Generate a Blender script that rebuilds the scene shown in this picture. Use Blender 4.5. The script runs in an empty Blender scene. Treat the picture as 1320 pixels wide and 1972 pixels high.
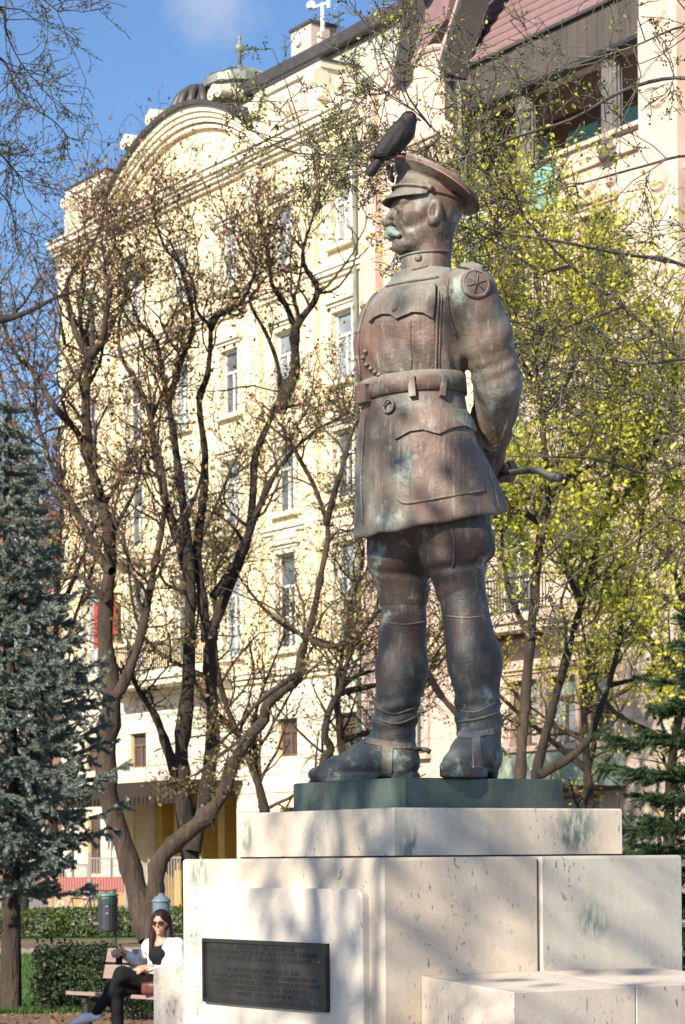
import bpy, math, random
import numpy as np
from mathutils import Vector, Matrix
from mathutils.bvhtree import BVHTree
from mathutils.geometry import delaunay_2d_cdt

C = bpy.context.scene
COL = C.collection
R = math.radians
rng = np.random.default_rng(7)
random.seed(7)

# ------------------------------------------------------------------ camera
FPX, PX, PY, EYE, ROLL = 4590.0, 660.0, 1652.0, 1.70, R(0.5)
cam_d = bpy.data.cameras.new('camera')
cam = bpy.data.objects.new('camera', cam_d)
COL.objects.link(cam)
C.camera = cam
cam_d.sensor_fit = 'VERTICAL'
cam_d.sensor_height = 24.0
cam_d.lens = 24.0 * FPX / 1972.0
cam_d.shift_x = 0.0
cam_d.shift_y = (PY - 986.0) / 1972.0
cam_d.clip_start = 0.1
cam_d.clip_end = 3000
cam.matrix_world = Matrix.Translation((0, 0, EYE)) @ Matrix.Rotation(R(90), 4, 'X') @ Matrix.Rotation(-ROLL, 4, 'Z')
cam_d.dof.use_dof = True
cam_d.dof.focus_distance = 9.7
cam_d.dof.aperture_fstop = 8.0

# ------------------------------------------------------------------ light and sky
SUN = Vector((-0.49, -0.72, 0.50)).normalized()          # towards the sun
sl = bpy.data.lights.new('sun', 'SUN')
so = bpy.data.objects.new('sun', sl)
COL.objects.link(so)
sl.energy = 4.6
sl.angle = R(0.53)
sl.color = (1.0, 0.90, 0.74)
so.rotation_euler = SUN.to_track_quat('Z', 'Y').to_euler()
w = bpy.data.worlds.new('World')
C.world = w
w.use_nodes = True
nt = w.node_tree
nt.nodes.clear()
n_out = nt.nodes.new('ShaderNodeOutputWorld')
n_bg = nt.nodes.new('ShaderNodeBackground')
n_bg.inputs['Strength'].default_value = 0.088
n_sky = nt.nodes.new('ShaderNodeTexSky')
n_sky.sky_type = 'NISHITA'
n_sky.sun_disc = False
n_sky.sun_elevation = math.asin(SUN.z)
n_sky.sun_rotation = math.atan2(SUN.x, SUN.y)
n_sky.air_density = 1.0
n_sky.dust_density = 0.4
n_sky.ozone_density = 6.0
n_geo = nt.nodes.new('ShaderNodeTexCoord')
n_cn = nt.nodes.new('ShaderNodeTexNoise')
n_cn.inputs['Scale'].default_value = 9.0
n_cn.inputs['Detail'].default_value = 5.0
nt.links.new(n_geo.outputs['Generated'], n_cn.inputs['Vector'])
# a small soft white cloud over the roofs
n_dist = nt.nodes.new('ShaderNodeVectorMath'); n_dist.operation = 'DISTANCE'
nt.links.new(n_geo.outputs['Generated'], n_dist.inputs[0])
n_dist.inputs[1].default_value = Vector((-0.053, 1.0, 0.358)).normalized()
n_m1 = nt.nodes.new('ShaderNodeMapRange')
n_m1.inputs['From Min'].default_value = 0.0; n_m1.inputs['From Max'].default_value = 0.026
n_m1.inputs['To Min'].default_value = 1.0; n_m1.inputs['To Max'].default_value = 0.0
n_m1.interpolation_type = 'SMOOTHSTEP'
n_w = nt.nodes.new('ShaderNodeMath'); n_w.operation = 'MULTIPLY_ADD'
n_wn = nt.nodes.new('ShaderNodeTexNoise'); n_wn.inputs['Scale'].default_value = 45.0; n_wn.inputs['Detail'].default_value = 6.0
nt.links.new(n_geo.outputs['Generated'], n_wn.inputs['Vector'])
nt.links.new(n_wn.outputs['Fac'], n_w.inputs[0]); n_w.inputs[1].default_value = 0.04
nt.links.new(n_dist.outputs['Value'], n_w.inputs[2])
n_w2 = nt.nodes.new('ShaderNodeMath'); n_w2.operation = 'SUBTRACT'; n_w2.inputs[1].default_value = 0.02
nt.links.new(n_w.outputs['Value'], n_w2.inputs[0]); nt.links.new(n_w2.outputs['Value'], n_m1.inputs['Value'])
n_m2 = nt.nodes.new('ShaderNodeMath'); n_m2.operation = 'MULTIPLY'
nt.links.new(n_m1.outputs['Result'], n_m2.inputs[0])
n_m3 = nt.nodes.new('ShaderNodeMapRange')
n_m3.inputs['From Min'].default_value = 0.35; n_m3.inputs['From Max'].default_value = 0.65
n_m3.inputs['To Min'].default_value = 0.05; n_m3.inputs['To Max'].default_value = 0.75
nt.links.new(n_cn.outputs['Fac'], n_m3.inputs['Value'])
nt.links.new(n_m3.outputs['Result'], n_m2.inputs[1])
n_mix = nt.nodes.new('ShaderNodeMix'); n_mix.data_type = 'RGBA'
nt.links.new(n_m2.outputs['Value'], n_mix.inputs['Factor'])
nt.links.new(n_sky.outputs['Color'], n_mix.inputs['A'])
n_mix.inputs['B'].default_value = (5.0, 5.0, 5.4, 1)
nt.links.new(n_mix.outputs['Result'], n_bg.inputs['Color'])
nt.links.new(n_bg.outputs['Background'], n_out.inputs['Surface'])

C.view_settings.view_transform = 'Standard'
C.view_settings.look = 'None'
C.view_settings.gamma = 1.0
C.view_settings.use_curve_mapping = False
C.view_settings.exposure = 0.92
C.render.engine = 'CYCLES'
C.cycles.max_bounces = 6
C.cycles.diffuse_bounces = 3
C.cycles.glossy_bounces = 3
C.cycles.transmission_bounces = 4
C.cycles.transparent_max_bounces = 6
C.cycles.use_denoising = True
C.cycles.caustics_reflective = False
C.cycles.caustics_refractive = False

# ------------------------------------------------------------------ geometry of the place
AX = math.atan2(0.831, -0.556)            # heading of the street fronts (u)
U = np.array([-0.5561, 0.8311, 0.0])      # along the fronts, away from the camera
V = np.array([0.8311, 0.5561, 0.0])       # into the block
FC = 40.3                                  # distance of the house fronts from the camera along V

def at(px, py, Y):
    """world point seen at photo pixel (px, py) at distance Y"""
    dx, dy = px - PX, py - PY
    c, s = math.cos(ROLL), math.sin(ROLL)
    dx, dy = dx * c - dy * s, dy * c + dx * s
    return np.array([dx / FPX * Y, Y, EYE - dy / FPX * Y])

def fac(px, py, off=0.0):
    """(s, z) on the plane of the house fronts"""
    dx = (px - PX) / FPX
    d = (FC - off) / (0.5561 + 0.8311 * dx)
    p = at(px, py, d)
    return float(p @ U), float(p[2])

def empty(name, label, cat, loc, rz=0.0, group=None):
    o = bpy.data.objects.new(name, None)
    COL.objects.link(o)
    o.location = loc
    o.rotation_euler = (0, 0, rz)
    o.empty_display_size = 0.2
    return tag(o, label, cat, group)

def tag(o, label=None, cat=None, group=None, kind=None):
    if label: o['label'] = label
    if cat: o['category'] = cat
    if group: o['group'] = group
    if kind: o['kind'] = kind
    return o

def mesh_of(name, verts, faces, mat, smooth=False):
    me = bpy.data.meshes.new(name)
    verts = np.asarray(verts, dtype=np.float32).reshape(-1, 3)
    if isinstance(faces, np.ndarray):
        nf, k = faces.shape
        me.vertices.add(len(verts)); me.vertices.foreach_set('co', verts.ravel())
        me.loops.add(nf * k); me.loops.foreach_set('vertex_index', faces.astype(np.int32).ravel())
        me.polygons.add(nf)
        me.polygons.foreach_set('loop_start', np.arange(0, nf * k, k, dtype=np.int32))
        me.polygons.foreach_set('loop_total', np.full(nf, k, dtype=np.int32))
        me.update(calc_edges=True)
    else:
        me.from_pydata([tuple(map(float, v)) for v in verts], [], faces)
        me.update()
    if smooth:
        me.polygons.foreach_set('use_smooth', np.ones(len(me.polygons), dtype=bool))
    if mat: me.materials.append(mat)
    return me

def link(name, me, parent=None, loc=(0, 0, 0), rot=(0, 0, 0), kind=None):
    o = bpy.data.objects.new(name, me)
    COL.objects.link(o)
    o.parent = parent
    o.location = loc
    o.rotation_euler = rot
    if kind: o['kind'] = kind
    return o

def part(name, verts, faces, mat, parent=None, smooth=False, loc=(0, 0, 0), rot=(0, 0, 0), kind=None):
    return link(name, mesh_of(name, verts, faces, mat, smooth), parent, loc, rot, kind)

BOXF = [(0, 3, 2, 1), (4, 5, 6, 7), (0, 1, 5, 4), (1, 2, 6, 5), (2, 3, 7, 6), (3, 0, 4, 7)]
class MB:
    """collects plain solids into one mesh"""
    def __init__(s): s.v = []; s.f = []
    def raw(s, v, f):
        b = len(s.v); s.v += [tuple(p) for p in v]; s.f += [tuple(i + b for i in q) for q in f]; return s
    def box(s, x0, x1, y0, y1, z0, z1):
        x0, x1 = min(x0, x1), max(x0, x1); y0, y1 = min(y0, y1), max(y0, y1); z0, z1 = min(z0, z1), max(z0, z1)
        return s.raw([(x0, y0, z0), (x1, y0, z0), (x1, y1, z0), (x0, y1, z0), (x0, y0, z1), (x1, y0, z1), (x1, y1, z1), (x0, y1, z1)], BOXF)
    def hexa(s, v): return s.raw(v, BOXF)
    def prism(s, poly, a0, a1, axis='y'):
        """poly: list of (x, z) counter-clockwise; extruded along y from a0 to a1 (a1 > a0)"""
        n = len(poly)
        if axis == 'y':
            v = [(p[0], a0, p[1]) for p in poly] + [(p[0], a1, p[1]) for p in poly]
        else:
            v = [(a0, p[0], p[1]) for p in poly] + [(a1, p[0], p[1]) for p in poly]
        f = [tuple(range(n)), tuple(range(2 * n - 1, n - 1, -1))] + [((i + 1) % n, i, n + i, n + (i + 1) % n) for i in range(n)]
        return s.raw(v, f)
    def cyl(s, a, b, r0, r1=None, n=10):
        r1 = r0 if r1 is None else r1
        v, f = tube([a, b], [r0, r1], n)
        return s.raw(v, f)
    def tube(s, pts, rad, n=6):
        v, f = tube(pts, rad, n); return s.raw(v, f)
    def lathe(s, prof, c=(0, 0, 0), n=16):
        b = []; m = len(prof)
        for (r, z) in prof:
            for k in range(n):
                t = 2 * math.pi * k / n
                b.append((c[0] + r * math.cos(t), c[1] + r * math.sin(t), c[2] + z))
        f = [(i * n + k, i * n + (k + 1) % n, (i + 1) * n + (k + 1) % n, (i + 1) * n + k) for i in range(m - 1) for k in range(n)]
        f += [tuple(range(n - 1, -1, -1)), tuple(range((m - 1) * n, m * n))]
        return s.raw(b, f)
    def build(s, name, mat, parent=None, smooth=False, **k):
        return part(name, s.v, s.f, mat, parent, smooth, **k)
    def mesh(s, name, mat, smooth=False): return mesh_of(name, s.v, s.f, mat, smooth)

def tube(pts, rad, n=6):
    pts = np.asarray(pts, float); m = len(pts)
    rad = np.broadcast_to(np.asarray(rad, float), (m,))
    t = np.gradient(pts, axis=0)
    t /= np.linalg.norm(t, axis=1, keepdims=True) + 1e-12
    ref = np.array([0.31, 0.17, 0.93]) if abs(t[0, 2]) < 0.8 else np.array([0.93, 0.31, 0.12])
    a = np.cross(t, ref); a /= np.linalg.norm(a, axis=1, keepdims=True) + 1e-9
    for i in range(1, m):                      # carry the frame along
        q = a[i - 1] - t[i] * (a[i - 1] @ t[i]); a[i] = q / (np.linalg.norm(q) + 1e-9)
    b = np.cross(t, a)
    ang = np.arange(n) * 2 * np.pi / n
    v = pts[:, None, :] + rad[:, None, None] * (np.cos(ang)[None, :, None] * a[:, None, :] + np.sin(ang)[None, :, None] * b[:, None, :])
    v = v.reshape(-1, 3)
    f = [(i * n + k, i * n + (k + 1) % n, (i + 1) * n + (k + 1) % n, (i + 1) * n + k) for i in range(m - 1) for k in range(n)]
    f += [tuple(range(n - 1, -1, -1)), tuple(range((m - 1) * n, m * n))]
    return v.tolist(), f

def smooth_path(pts, k=4):
    p = np.asarray(pts, float)
    q = np.vstack([2 * p[0] - p[1], p, 2 * p[-1] - p[-2]])
    out = []
    for i in range(1, len(q) - 2):
        for j in range(k):
            t = j / k
            out.append(0.5 * (2 * q[i] + (q[i + 1] - q[i - 1]) * t + (2 * q[i - 1] - 5 * q[i] + 4 * q[i + 1] - q[i + 2]) * t * t + (3 * q[i] - q[i - 1] - 3 * q[i + 1] + q[i + 2]) * t ** 3))
    out.append(p[-1])
    return np.array(out)

# ------------------------------------------------------------------ materials
def mat(name, c1, c2=None, scale=3.0, rough=0.7, bump=0.0, bscale=None, metal=0.0, stretch=(1, 1, 1), lo=0.35, hi=0.65,
        c3=None, scale3=20.0, lo3=0.6, hi3=0.7, detail=6.0, spec=None):
    m = bpy.data.materials.new(name); m.use_nodes = True
    t = m.node_tree; N = t.nodes; L = t.links
    b = N['Principled BSDF']
    b.inputs['Roughness'].default_value = rough
    b.inputs['Metallic'].default_value = metal
    if spec is not None: b.inputs['Specular IOR Level'].default_value = spec
    col = None
    tc = N.new('ShaderNodeTexCoord'); mp = N.new('ShaderNodeMapping')
    mp.inputs['Scale'].default_value = stretch
    L.new(tc.outputs['Object'], mp.inputs['Vector'])
    def nz(sc, det=detail):
        n = N.new('ShaderNodeTexNoise'); n.inputs['Scale'].default_value = sc; n.inputs['Detail'].default_value = det
        n.inputs['Roughness'].default_value = 0.6
        L.new(mp.outputs['Vector'], n.inputs['Vector']); return n
    def rng_(src, a, bb):
        r = N.new('ShaderNodeMapRange'); r.inputs['From Min'].default_value = a; r.inputs['From Max'].default_value = bb
        L.new(src, r.inputs['Value']); return r.outputs['Result']
    def mix(f, A, B):
        x = N.new('ShaderNodeMix'); x.data_type = 'RGBA'
        L.new(f, x.inputs['Factor'])
        for k, val in (('A', A), ('B', B)):
            if isinstance(val, tuple): x.inputs[k].default_value = (*val, 1)
            else: L.new(val, x.inputs[k])
        return x.outputs['Result']
    if c2 is None:
        b.inputs['Base Color'].default_value = (*c1, 1)
    else:
        col = mix(rng_(nz(scale).outputs['Fac'], lo, hi), c1, c2)
        if c3 is not None:
            col = mix(rng_(nz(scale3).outputs['Fac'], lo3, hi3), col, c3)
        L.new(col, b.inputs['Base Color'])
    if bump:
        bn = N.new('ShaderNodeBump'); bn.inputs['Strength'].default_value = bump; bn.inputs['Distance'].default_value = 0.02
        L.new(nz(bscale or scale * 6).outputs['Fac'], bn.inputs['Height'])
        L.new(bn.outputs['Normal'], b.inputs['Normal'])
    m['h'] = 0
    return m

def leaf_mat(name, cols, trans=0.35, rough=0.6):
    """foliage: each leaf gets its own tone; some light passes through"""
    m = bpy.data.materials.new(name); m.use_nodes = True
    t = m.node_tree; N = t.nodes; L = t.links
    N.clear()
    out = N.new('ShaderNodeOutputMaterial'); g = N.new('ShaderNodeNewGeometry'); r = N.new('ShaderNodeValToRGB')
    e = r.color_ramp.elements
    while len(e) < len(cols): e.new(0.5)
    for i, c in enumerate(cols):
        e[i].position = i / max(1, len(cols) - 1); e[i].color = (*c, 1)
    L.new(g.outputs['Random Per Island'], r.inputs['Fac'])
    d = N.new('ShaderNodeBsdfPrincipled'); d.inputs['Roughness'].default_value = rough
    tr = N.new('ShaderNodeBsdfTranslucent'); mx = N.new('ShaderNodeMixShader'); mx.inputs['Fac'].default_value = trans
    L.new(r.outputs['Color'], d.inputs['Base Color']); L.new(r.outputs['Color'], tr.inputs['Color'])
    L.new(d.outputs['BSDF'], mx.inputs[1]); L.new(tr.outputs['BSDF'], mx.inputs[2]); L.new(mx.outputs['Shader'], out.inputs['Surface'])
    return m

def bronze_mat(dark=None, red=None, brown=None, grey=None):
    BZ = dict(BZ0)
    if dark: BZ['amt'] = 0.18; BZ['bloom'] = (0.17, 0.185, 0.165)
    for k, val in (('dark', dark), ('red', red), ('brown', brown), ('grey', grey)):
        if val: BZ[k] = val
    m = bpy.data.materials.new('weathered_bronze'); m.use_nodes = True
    t = m.node_tree; N = t.nodes; L = t.links
    b = N['Principled BSDF']
    tc = N.new('ShaderNodeTexCoord')
    def mapping(sc):
        mp = N.new('ShaderNodeMapping'); mp.inputs['Scale'].default_value = sc
        L.new(tc.outputs['Object'], mp.inputs['Vector']); return mp.outputs['Vector']
    v1, v2 = mapping((1, 1, 1)), mapping((1, 1, 0.16))
    def nz(v, sc, det=6, rgh=0.6):
        n = N.new('ShaderNodeTexNoise'); n.inputs['Scale'].default_value = sc; n.inputs['Detail'].default_value = det
        n.inputs['Roughness'].default_value = rgh
        L.new(v, n.inputs['Vector']); return n.outputs['Fac']
    def rm(s, a, bb, c=0.0, d=1.0):
        r = N.new('ShaderNodeMapRange'); r.inputs['From Min'].default_value = a; r.inputs['From Max'].default_value = bb
        r.inputs['To Min'].default_value = c; r.inputs['To Max'].default_value = d
        L.new(s, r.inputs['Value']); return r.outputs['Result']
    def mix(f, A, B):
        x = N.new('ShaderNodeMix'); x.data_type = 'RGBA'; L.new(f, x.inputs['Factor'])
        for k, val in (('A', A), ('B', B)):
            if isinstance(val, tuple): x.inputs[k].default_value = (*val, 1)
            else: L.new(val, x.inputs[k])
        return x.outputs['Result']
    def mul(a, bb):
        x = N.new('ShaderNodeMath'); x.operation = 'MULTIPLY'; L.new(a, x.inputs[0])
        if isinstance(bb, float): x.inputs[1].default_value = bb
        else: L.new(bb, x.inputs[1])
        return x.outputs['Value']
    c = mix(rm(nz(v1, 3.2), 0.38, 0.62), BZ['dark'], BZ['red'])
    c = mix(rm(nz(v2, 11.0), 0.42, 0.7, 0, 0.8), c, BZ['brown'])
    c = mix(rm(nz(v1, 2.2, 8, 0.7), 0.46, 0.62, 0, 0.8), c, BZ['grey'])
    c = mix(mul(rm(nz(v1, 8.0, 10, 0.74), 0.53, 0.62), rm(nz(v1, 2.4, 2), 0.43, 0.57)), c, BZ['green'])
    c = mix(rm(nz(v2, 40.0, 5), 0.56, 0.68, 0, BZ['amt']), c, BZ['streak'])
    c = mix(rm(nz(mapping((1, 1, 0.10)), 33.0, 5), 0.54, 0.66, 0, 0.45), c, BZ['dark'])
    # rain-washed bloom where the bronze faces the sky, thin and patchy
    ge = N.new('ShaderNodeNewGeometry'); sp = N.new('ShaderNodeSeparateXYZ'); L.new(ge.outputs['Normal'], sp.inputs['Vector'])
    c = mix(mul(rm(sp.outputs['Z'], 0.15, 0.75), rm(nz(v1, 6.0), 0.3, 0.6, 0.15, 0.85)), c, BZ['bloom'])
    L.new(c, b.inputs['Base Color'])
    b.inputs['Metallic'].default_value = 0.15
    L.new(rm(nz(v1, 7.0), 0.3, 0.7, 0.42, 0.72), b.inputs['Roughness'])
    bn = N.new('ShaderNodeBump'); bn.inputs['Strength'].default_value = 0.38; bn.inputs['Distance'].default_value = 0.012
    L.new(nz(v1, 38.0, 8, 0.65), bn.inputs['Height']); L.new(bn.outputs['Normal'], b.inputs['Normal'])
    return m
BZ0 = dict(amt=0.45, dark=(0.056, 0.044, 0.036), red=(0.212, 0.115, 0.084), brown=(0.125, 0.088, 0.070), grey=(0.200, 0.196, 0.166),
          green=(0.275, 0.325, 0.285), streak=(0.30, 0.285, 0.245), bloom=(0.30, 0.305, 0.255))

def stone_mat(name, base, base2, stains=(), pit=0.62, green=0.0):
    """travertine: drifts of tone, vertical veins, small pits; stains = (x, y, z, width, height) in object space"""
    m = bpy.data.materials.new(name); m.use_nodes = True
    t = m.node_tree; N = t.nodes; L = t.links
    b = N['Principled BSDF']; b.inputs['Roughness'].default_value = 0.62
    tc = N.new('ShaderNodeTexCoord')
    def mapping(sc, loc=(0, 0, 0)):
        mp = N.new('ShaderNodeMapping'); mp.inputs['Scale'].default_value = sc; mp.inputs['Location'].default_value = loc
        L.new(tc.outputs['Object'], mp.inputs['Vector']); return mp.outputs['Vector']
    v1, vv, vp = mapping((1, 1, 1)), mapping((1, 1, 0.12)), mapping((1, 1, 0.45))
    def nz(v, sc, det=6, rgh=0.6):
        n = N.new('ShaderNodeTexNoise'); n.inputs['Scale'].default_value = sc; n.inputs['Detail'].default_value = det
        n.inputs['Roughness'].default_value = rgh; L.new(v, n.inputs['Vector']); return n.outputs['Fac']
    def rm(s, a, bb, c=0.0, d=1.0):
        r = N.new('ShaderNodeMapRange'); r.inputs['From Min'].default_value = a; r.inputs['From Max'].default_value = bb
        r.inputs['To Min'].default_value = c; r.inputs['To Max'].default_value = d
        L.new(s, r.inputs['Value']); return r.outputs['Result']
    def mix(f, A, B):
        x = N.new('ShaderNodeMix'); x.data_type = 'RGBA'; L.new(f, x.inputs['Factor'])
        for k, val in (('A', A), ('B', B)):
            if isinstance(val, tuple): x.inputs[k].default_value = (*val, 1)
            else: L.new(val, x.inputs[k])
        return x.outputs['Result']
    def mul(a, bb):
        x = N.new('ShaderNodeMath'); x.operation = 'MULTIPLY'; L.new(a, x.inputs[0])
        if isinstance(bb, float): x.inputs[1].default_value = bb
        else: L.new(bb, x.inputs[1])
        return x.outputs['Value']
    c = mix(rm(nz(v1, 2.2), 0.36, 0.64), base, base2)
    c = mix(rm(nz(vv, 9.0, 4), 0.5, 0.75, 0, 0.35), c, (base2[0] * 0.72, base2[1] * 0.72, base2[2] * 0.70))
    c = mix(rm(nz(v1, 60.0, 3), 0.45, 0.75, 0, 0.22), c, (base2[0] * 0.6, base2[1] * 0.58, base2[2] * 0.54))
    if green:
        c = mix(mul(rm(nz(vv, 5.0, 6), 0.48, 0.66), green), c, (0.24, 0.33, 0.27))
    c = mix(mul(rm(nz(mapping((1, 1, .06)), 5.0, 6), 0.46, 0.70), rm(nz(v1, 1.3, 3), 0.4, 0.6, 0.1, 0.55)), c, (base2[0] * 0.66, base2[1] * 0.68, base2[2] * 0.68))
    pits = mul(rm(nz(vp, 62.0, 3, 0.5), pit, pit + 0.05), rm(nz(v1, 3.0, 2), 0.44, 0.56))
    c = mix(mul(pits, 0.7), c, (0.14, 0.12, 0.095))
    for (sx, sy, sz, wd, ht) in stains:
        mp = N.new('ShaderNodeMapping'); L.new(tc.outputs['Object'], mp.inputs['Vector'])
        mp.inputs['Scale'].default_value = (1 / wd, 1 / wd, 1 / ht); mp.inputs['Location'].default_value = (-sx / wd, -sy / wd, -sz / ht)
        ln = N.new('ShaderNodeVectorMath'); ln.operation = 'LENGTH'; L.new(mp.outputs['Vector'], ln.inputs[0])
        f = mul(rm(ln.outputs['Value'], 0.35, 1.0, 1.0, 0.0), rm(nz(mapping((1, 1, 0.35)), 24.0, 6, 0.7), 0.42, 0.56))
        c = mix(mul(f, 0.85), c, (0.10, 0.19, 0.15))
    L.new(c, b.inputs['Base Color'])
    bn = N.new('ShaderNodeBump'); bn.inputs['Strength'].default_value = 0.16; bn.inputs['Distance'].default_value = 0.005
    inv = N.new('ShaderNodeMath'); inv.operation = 'SUBTRACT'; L.new(nz(v1, 90.0, 3), inv.inputs[0]); L.new(pits, inv.inputs[1])
    L.new(inv.outputs['Value'], bn.inputs['Height']); L.new(bn.outputs['Normal'], b.inputs['Normal'])
    return m

M = {}
M['bronze'] = bronze_mat()
M['bronze_green'] = mat('green_bronze', (0.038, 0.052, 0.046), (0.105, 0.145, 0.122), 4.5, 0.55, 0.25, 30, 0.1, (1, 1, 0.6), c3=(0.10, 0.05, 0.035), scale3=3.0, lo3=0.58, hi3=0.7)
M['bronze_boot_shaded'] = bronze_mat((0.022, 0.024, 0.026), (0.088, 0.047, 0.038), (0.038, 0.041, 0.042), (0.070, 0.100, 0.100))  # bluish boot patina, darkened further to paint in the shade on the legs
M['bronze_leg_shaded'] = bronze_mat((0.026, 0.021, 0.018), (0.086, 0.050, 0.039), (0.050, 0.038, 0.033), (0.068, 0.062, 0.055))  # breeches bronze, darker than the tunic: leg shade put into the colour
M['moustache'] = mat('pale_verdigris', (0.285, 0.34, 0.30), (0.19, 0.245, 0.215), 14, 0.6, 0.4, 60)
M['plaque'] = mat('dark_plaque', (0.022, 0.022, 0.022), (0.045, 0.042, 0.040), 8, 0.42, 0.15, 60, 0.3)
M['letters'] = mat('plaque_letters', (0.036, 0.035, 0.033), (0.055, 0.052, 0.049), 40, 0.4, metal=0.3)
M['plaster_y'] = mat('yellow_plaster', (0.80, 0.68, 0.45), (0.75, 0.62, 0.39), 0.7, 0.85, 0.15, 20, c3=(0.66, 0.56, 0.39), scale3=2.5, lo3=0.52, hi3=0.75, stretch=(1, 1, .35))
M['plaster_c'] = mat('cream_stucco', (0.74, 0.67, 0.53), (0.68, 0.60, 0.46), 0.9, 0.85, 0.15, 20, c3=(0.55, 0.47, 0.35), scale3=3, lo3=0.6, hi3=0.8)
M['plaster_p'] = mat('pink_stucco', (0.54, 0.37, 0.31), (0.60, 0.46, 0.39), 0.8, 0.85, 0.15, 20, c3=(0.56, 0.36, 0.29), scale3=2.2, lo3=0.55, hi3=0.72)
M['stucco_w'] = mat('pale_pink_stucco', (0.60, 0.48, 0.405), (0.54, 0.41, 0.34), 1.2, 0.85, 0.15, 20)
M['glass_dark'] = mat('dark_window_glass', (0.05, 0.06, 0.07), (0.12, 0.14, 0.15), 1.3, 0.06)
M['glass_lace'] = mat('curtained_window_glass', (0.42, 0.43, 0.42), (0.22, 0.24, 0.25), 2.2, 0.10, stretch=(3, 1, .5))
M['glass'] = mat('window_glass', (0.16, 0.19, 0.22), (0.34, 0.38, 0.40), 0.9, 0.08)
M['dark_in'] = mat('dark_interior', (0.05, 0.04, 0.035), (0.09, 0.065, 0.05), 1.0, 0.8)
M['win_white'] = mat('white_window_paint', (0.72, 0.70, 0.66), (0.62, 0.60, 0.56), 5, 0.5)
M['win_brown'] = mat('brown_window_paint', (0.16, 0.09, 0.06), (0.12, 0.07, 0.05), 5, 0.5)
M['iron'] = mat('dark_iron', (0.035, 0.033, 0.033), (0.06, 0.05, 0.045), 9, 0.5, metal=0.3)
M['iron_grey'] = mat('grey_railing_paint', (0.22, 0.21, 0.20), (0.30, 0.28, 0.26), 9, 0.5)
M['ochre'] = mat('ochre_paint', (0.52, 0.34, 0.075), (0.44, 0.27, 0.06), 2, 0.7)
M['roof_dark'] = mat('dark_sheet_roof', (0.055, 0.05, 0.048), (0.085, 0.075, 0.07), 2, 0.5, metal=0.2)
M['roof_grey'] = mat('grey_green_sheet', (0.42, 0.42, 0.36), (0.36, 0.35, 0.30), 0.6, 0.55, c3=(0.48, 0.42, 0.34), scale3=1.2)
M['roof_pink'] = mat('pink_roof_tile', (0.235, 0.145, 0.145), (0.19, 0.115, 0.118), 1.5, 0.8, 0.2, 12)
M['eave_brown_shaded'] = mat('shaded_grey_brown_cladding', (0.060, 0.049, 0.043), (0.090, 0.073, 0.064), 1.2, 0.75, stretch=(3, 3, 0.4))  # grey-brown boards, with the shade on the eave darkened into their colour
M['copper'] = mat('old_copper_sheet', (0.15, 0.16, 0.14), (0.27, 0.29, 0.25), 1.6, 0.5, 0.1, 10, 0.2)
M['teal'] = mat('teal_paint', (0.13, 0.34, 0.33), (0.20, 0.42, 0.40), 2, 0.6)
M['column_grey'] = mat('grey_fluted_stone', (0.115, 0.105, 0.105), (0.17, 0.155, 0.15), 3, 0.7)
M['brick_red'] = mat('far_red_brick', (0.20, 0.115, 0.085), (0.26, 0.155, 0.11), 1.0, 0.9)
M['bark'] = mat('dark_bark', (0.020, 0.015, 0.012), (0.052, 0.037, 0.028), 5.5, 0.95, 1.0, 16, stretch=(1, 1, 0.25))
M['bark_warm'] = mat('brown_bark', (0.032, 0.022, 0.016), (0.082, 0.056, 0.041), 5.5, 0.95, 1.0, 16, stretch=(1, 1, 0.25))
M['twig'] = mat('twig_bark', (0.045, 0.029, 0.022), (0.075, 0.050, 0.038), 6, 0.9)
M['bark_grey'] = mat('grey_twig_bark', (0.080, 0.067, 0.055), (0.125, 0.106, 0.088), 6, 0.9)
M['leaf_olive'] = leaf_mat('young_olive_leaves', [(0.20, 0.19, 0.04), (0.30, 0.27, 0.05), (0.16, 0.17, 0.035)])
M['leaf_red'] = leaf_mat('dry_red_seed_pods', [(0.22, 0.085, 0.045), (0.30, 0.13, 0.06), (0.16, 0.07, 0.04)], 0.2)
M['leaf_yellow'] = leaf_mat('bright_spring_leaves', [(0.88, 0.82, 0.10), (0.82, 0.78, 0.11), (0.60, 0.62, 0.08), (0.92, 0.86, 0.15)], 0.6)
M['leaf_green'] = leaf_mat('fresh_green_leaves', [(0.10, 0.14, 0.03), (0.20, 0.23, 0.04), (0.13, 0.16, 0.035)], 0.4)
M['bud'] = leaf_mat('larch_buds', [(0.055, 0.075, 0.020), (0.10, 0.115, 0.03), (0.15, 0.16, 0.035)], 0.25)
M['spruce'] = leaf_mat('blue_spruce_needles', [(0.08, 0.105, 0.085), (0.20, 0.24, 0.205), (0.36, 0.41, 0.36), (0.14, 0.18, 0.15)], 0.1)
M['cedar'] = leaf_mat('dark_green_needles', [(0.022, 0.050, 0.020), (0.050, 0.095, 0.032), (0.035, 0.07, 0.025)], 0.15)
M['hedge'] = leaf_mat('hedge_leaves', [(0.014, 0.022, 0.009), (0.034, 0.052, 0.017), (0.022, 0.034, 0.012)], 0.2)
M['hedge_l'] = leaf_mat('light_hedge_leaves', [(0.065, 0.11, 0.022), (0.115, 0.165, 0.033), (0.045, 0.07, 0.017)], 0.3)
M['blade'] = leaf_mat('grass_blades', [(0.045, 0.11, 0.022), (0.08, 0.16, 0.035), (0.06, 0.13, 0.03)], 0.3)
M['hair'] = mat('dark_brown_hair', (0.014, 0.007, 0.005), (0.030, 0.014, 0.009), 30, 0.6, stretch=(1, 1, 0.1), spec=0.25)
M['skin'] = mat('skin', (0.52, 0.28, 0.19), (0.47, 0.24, 0.16), 8, 0.5)
M['lips'] = mat('lips', (0.42, 0.10, 0.09))
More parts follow.
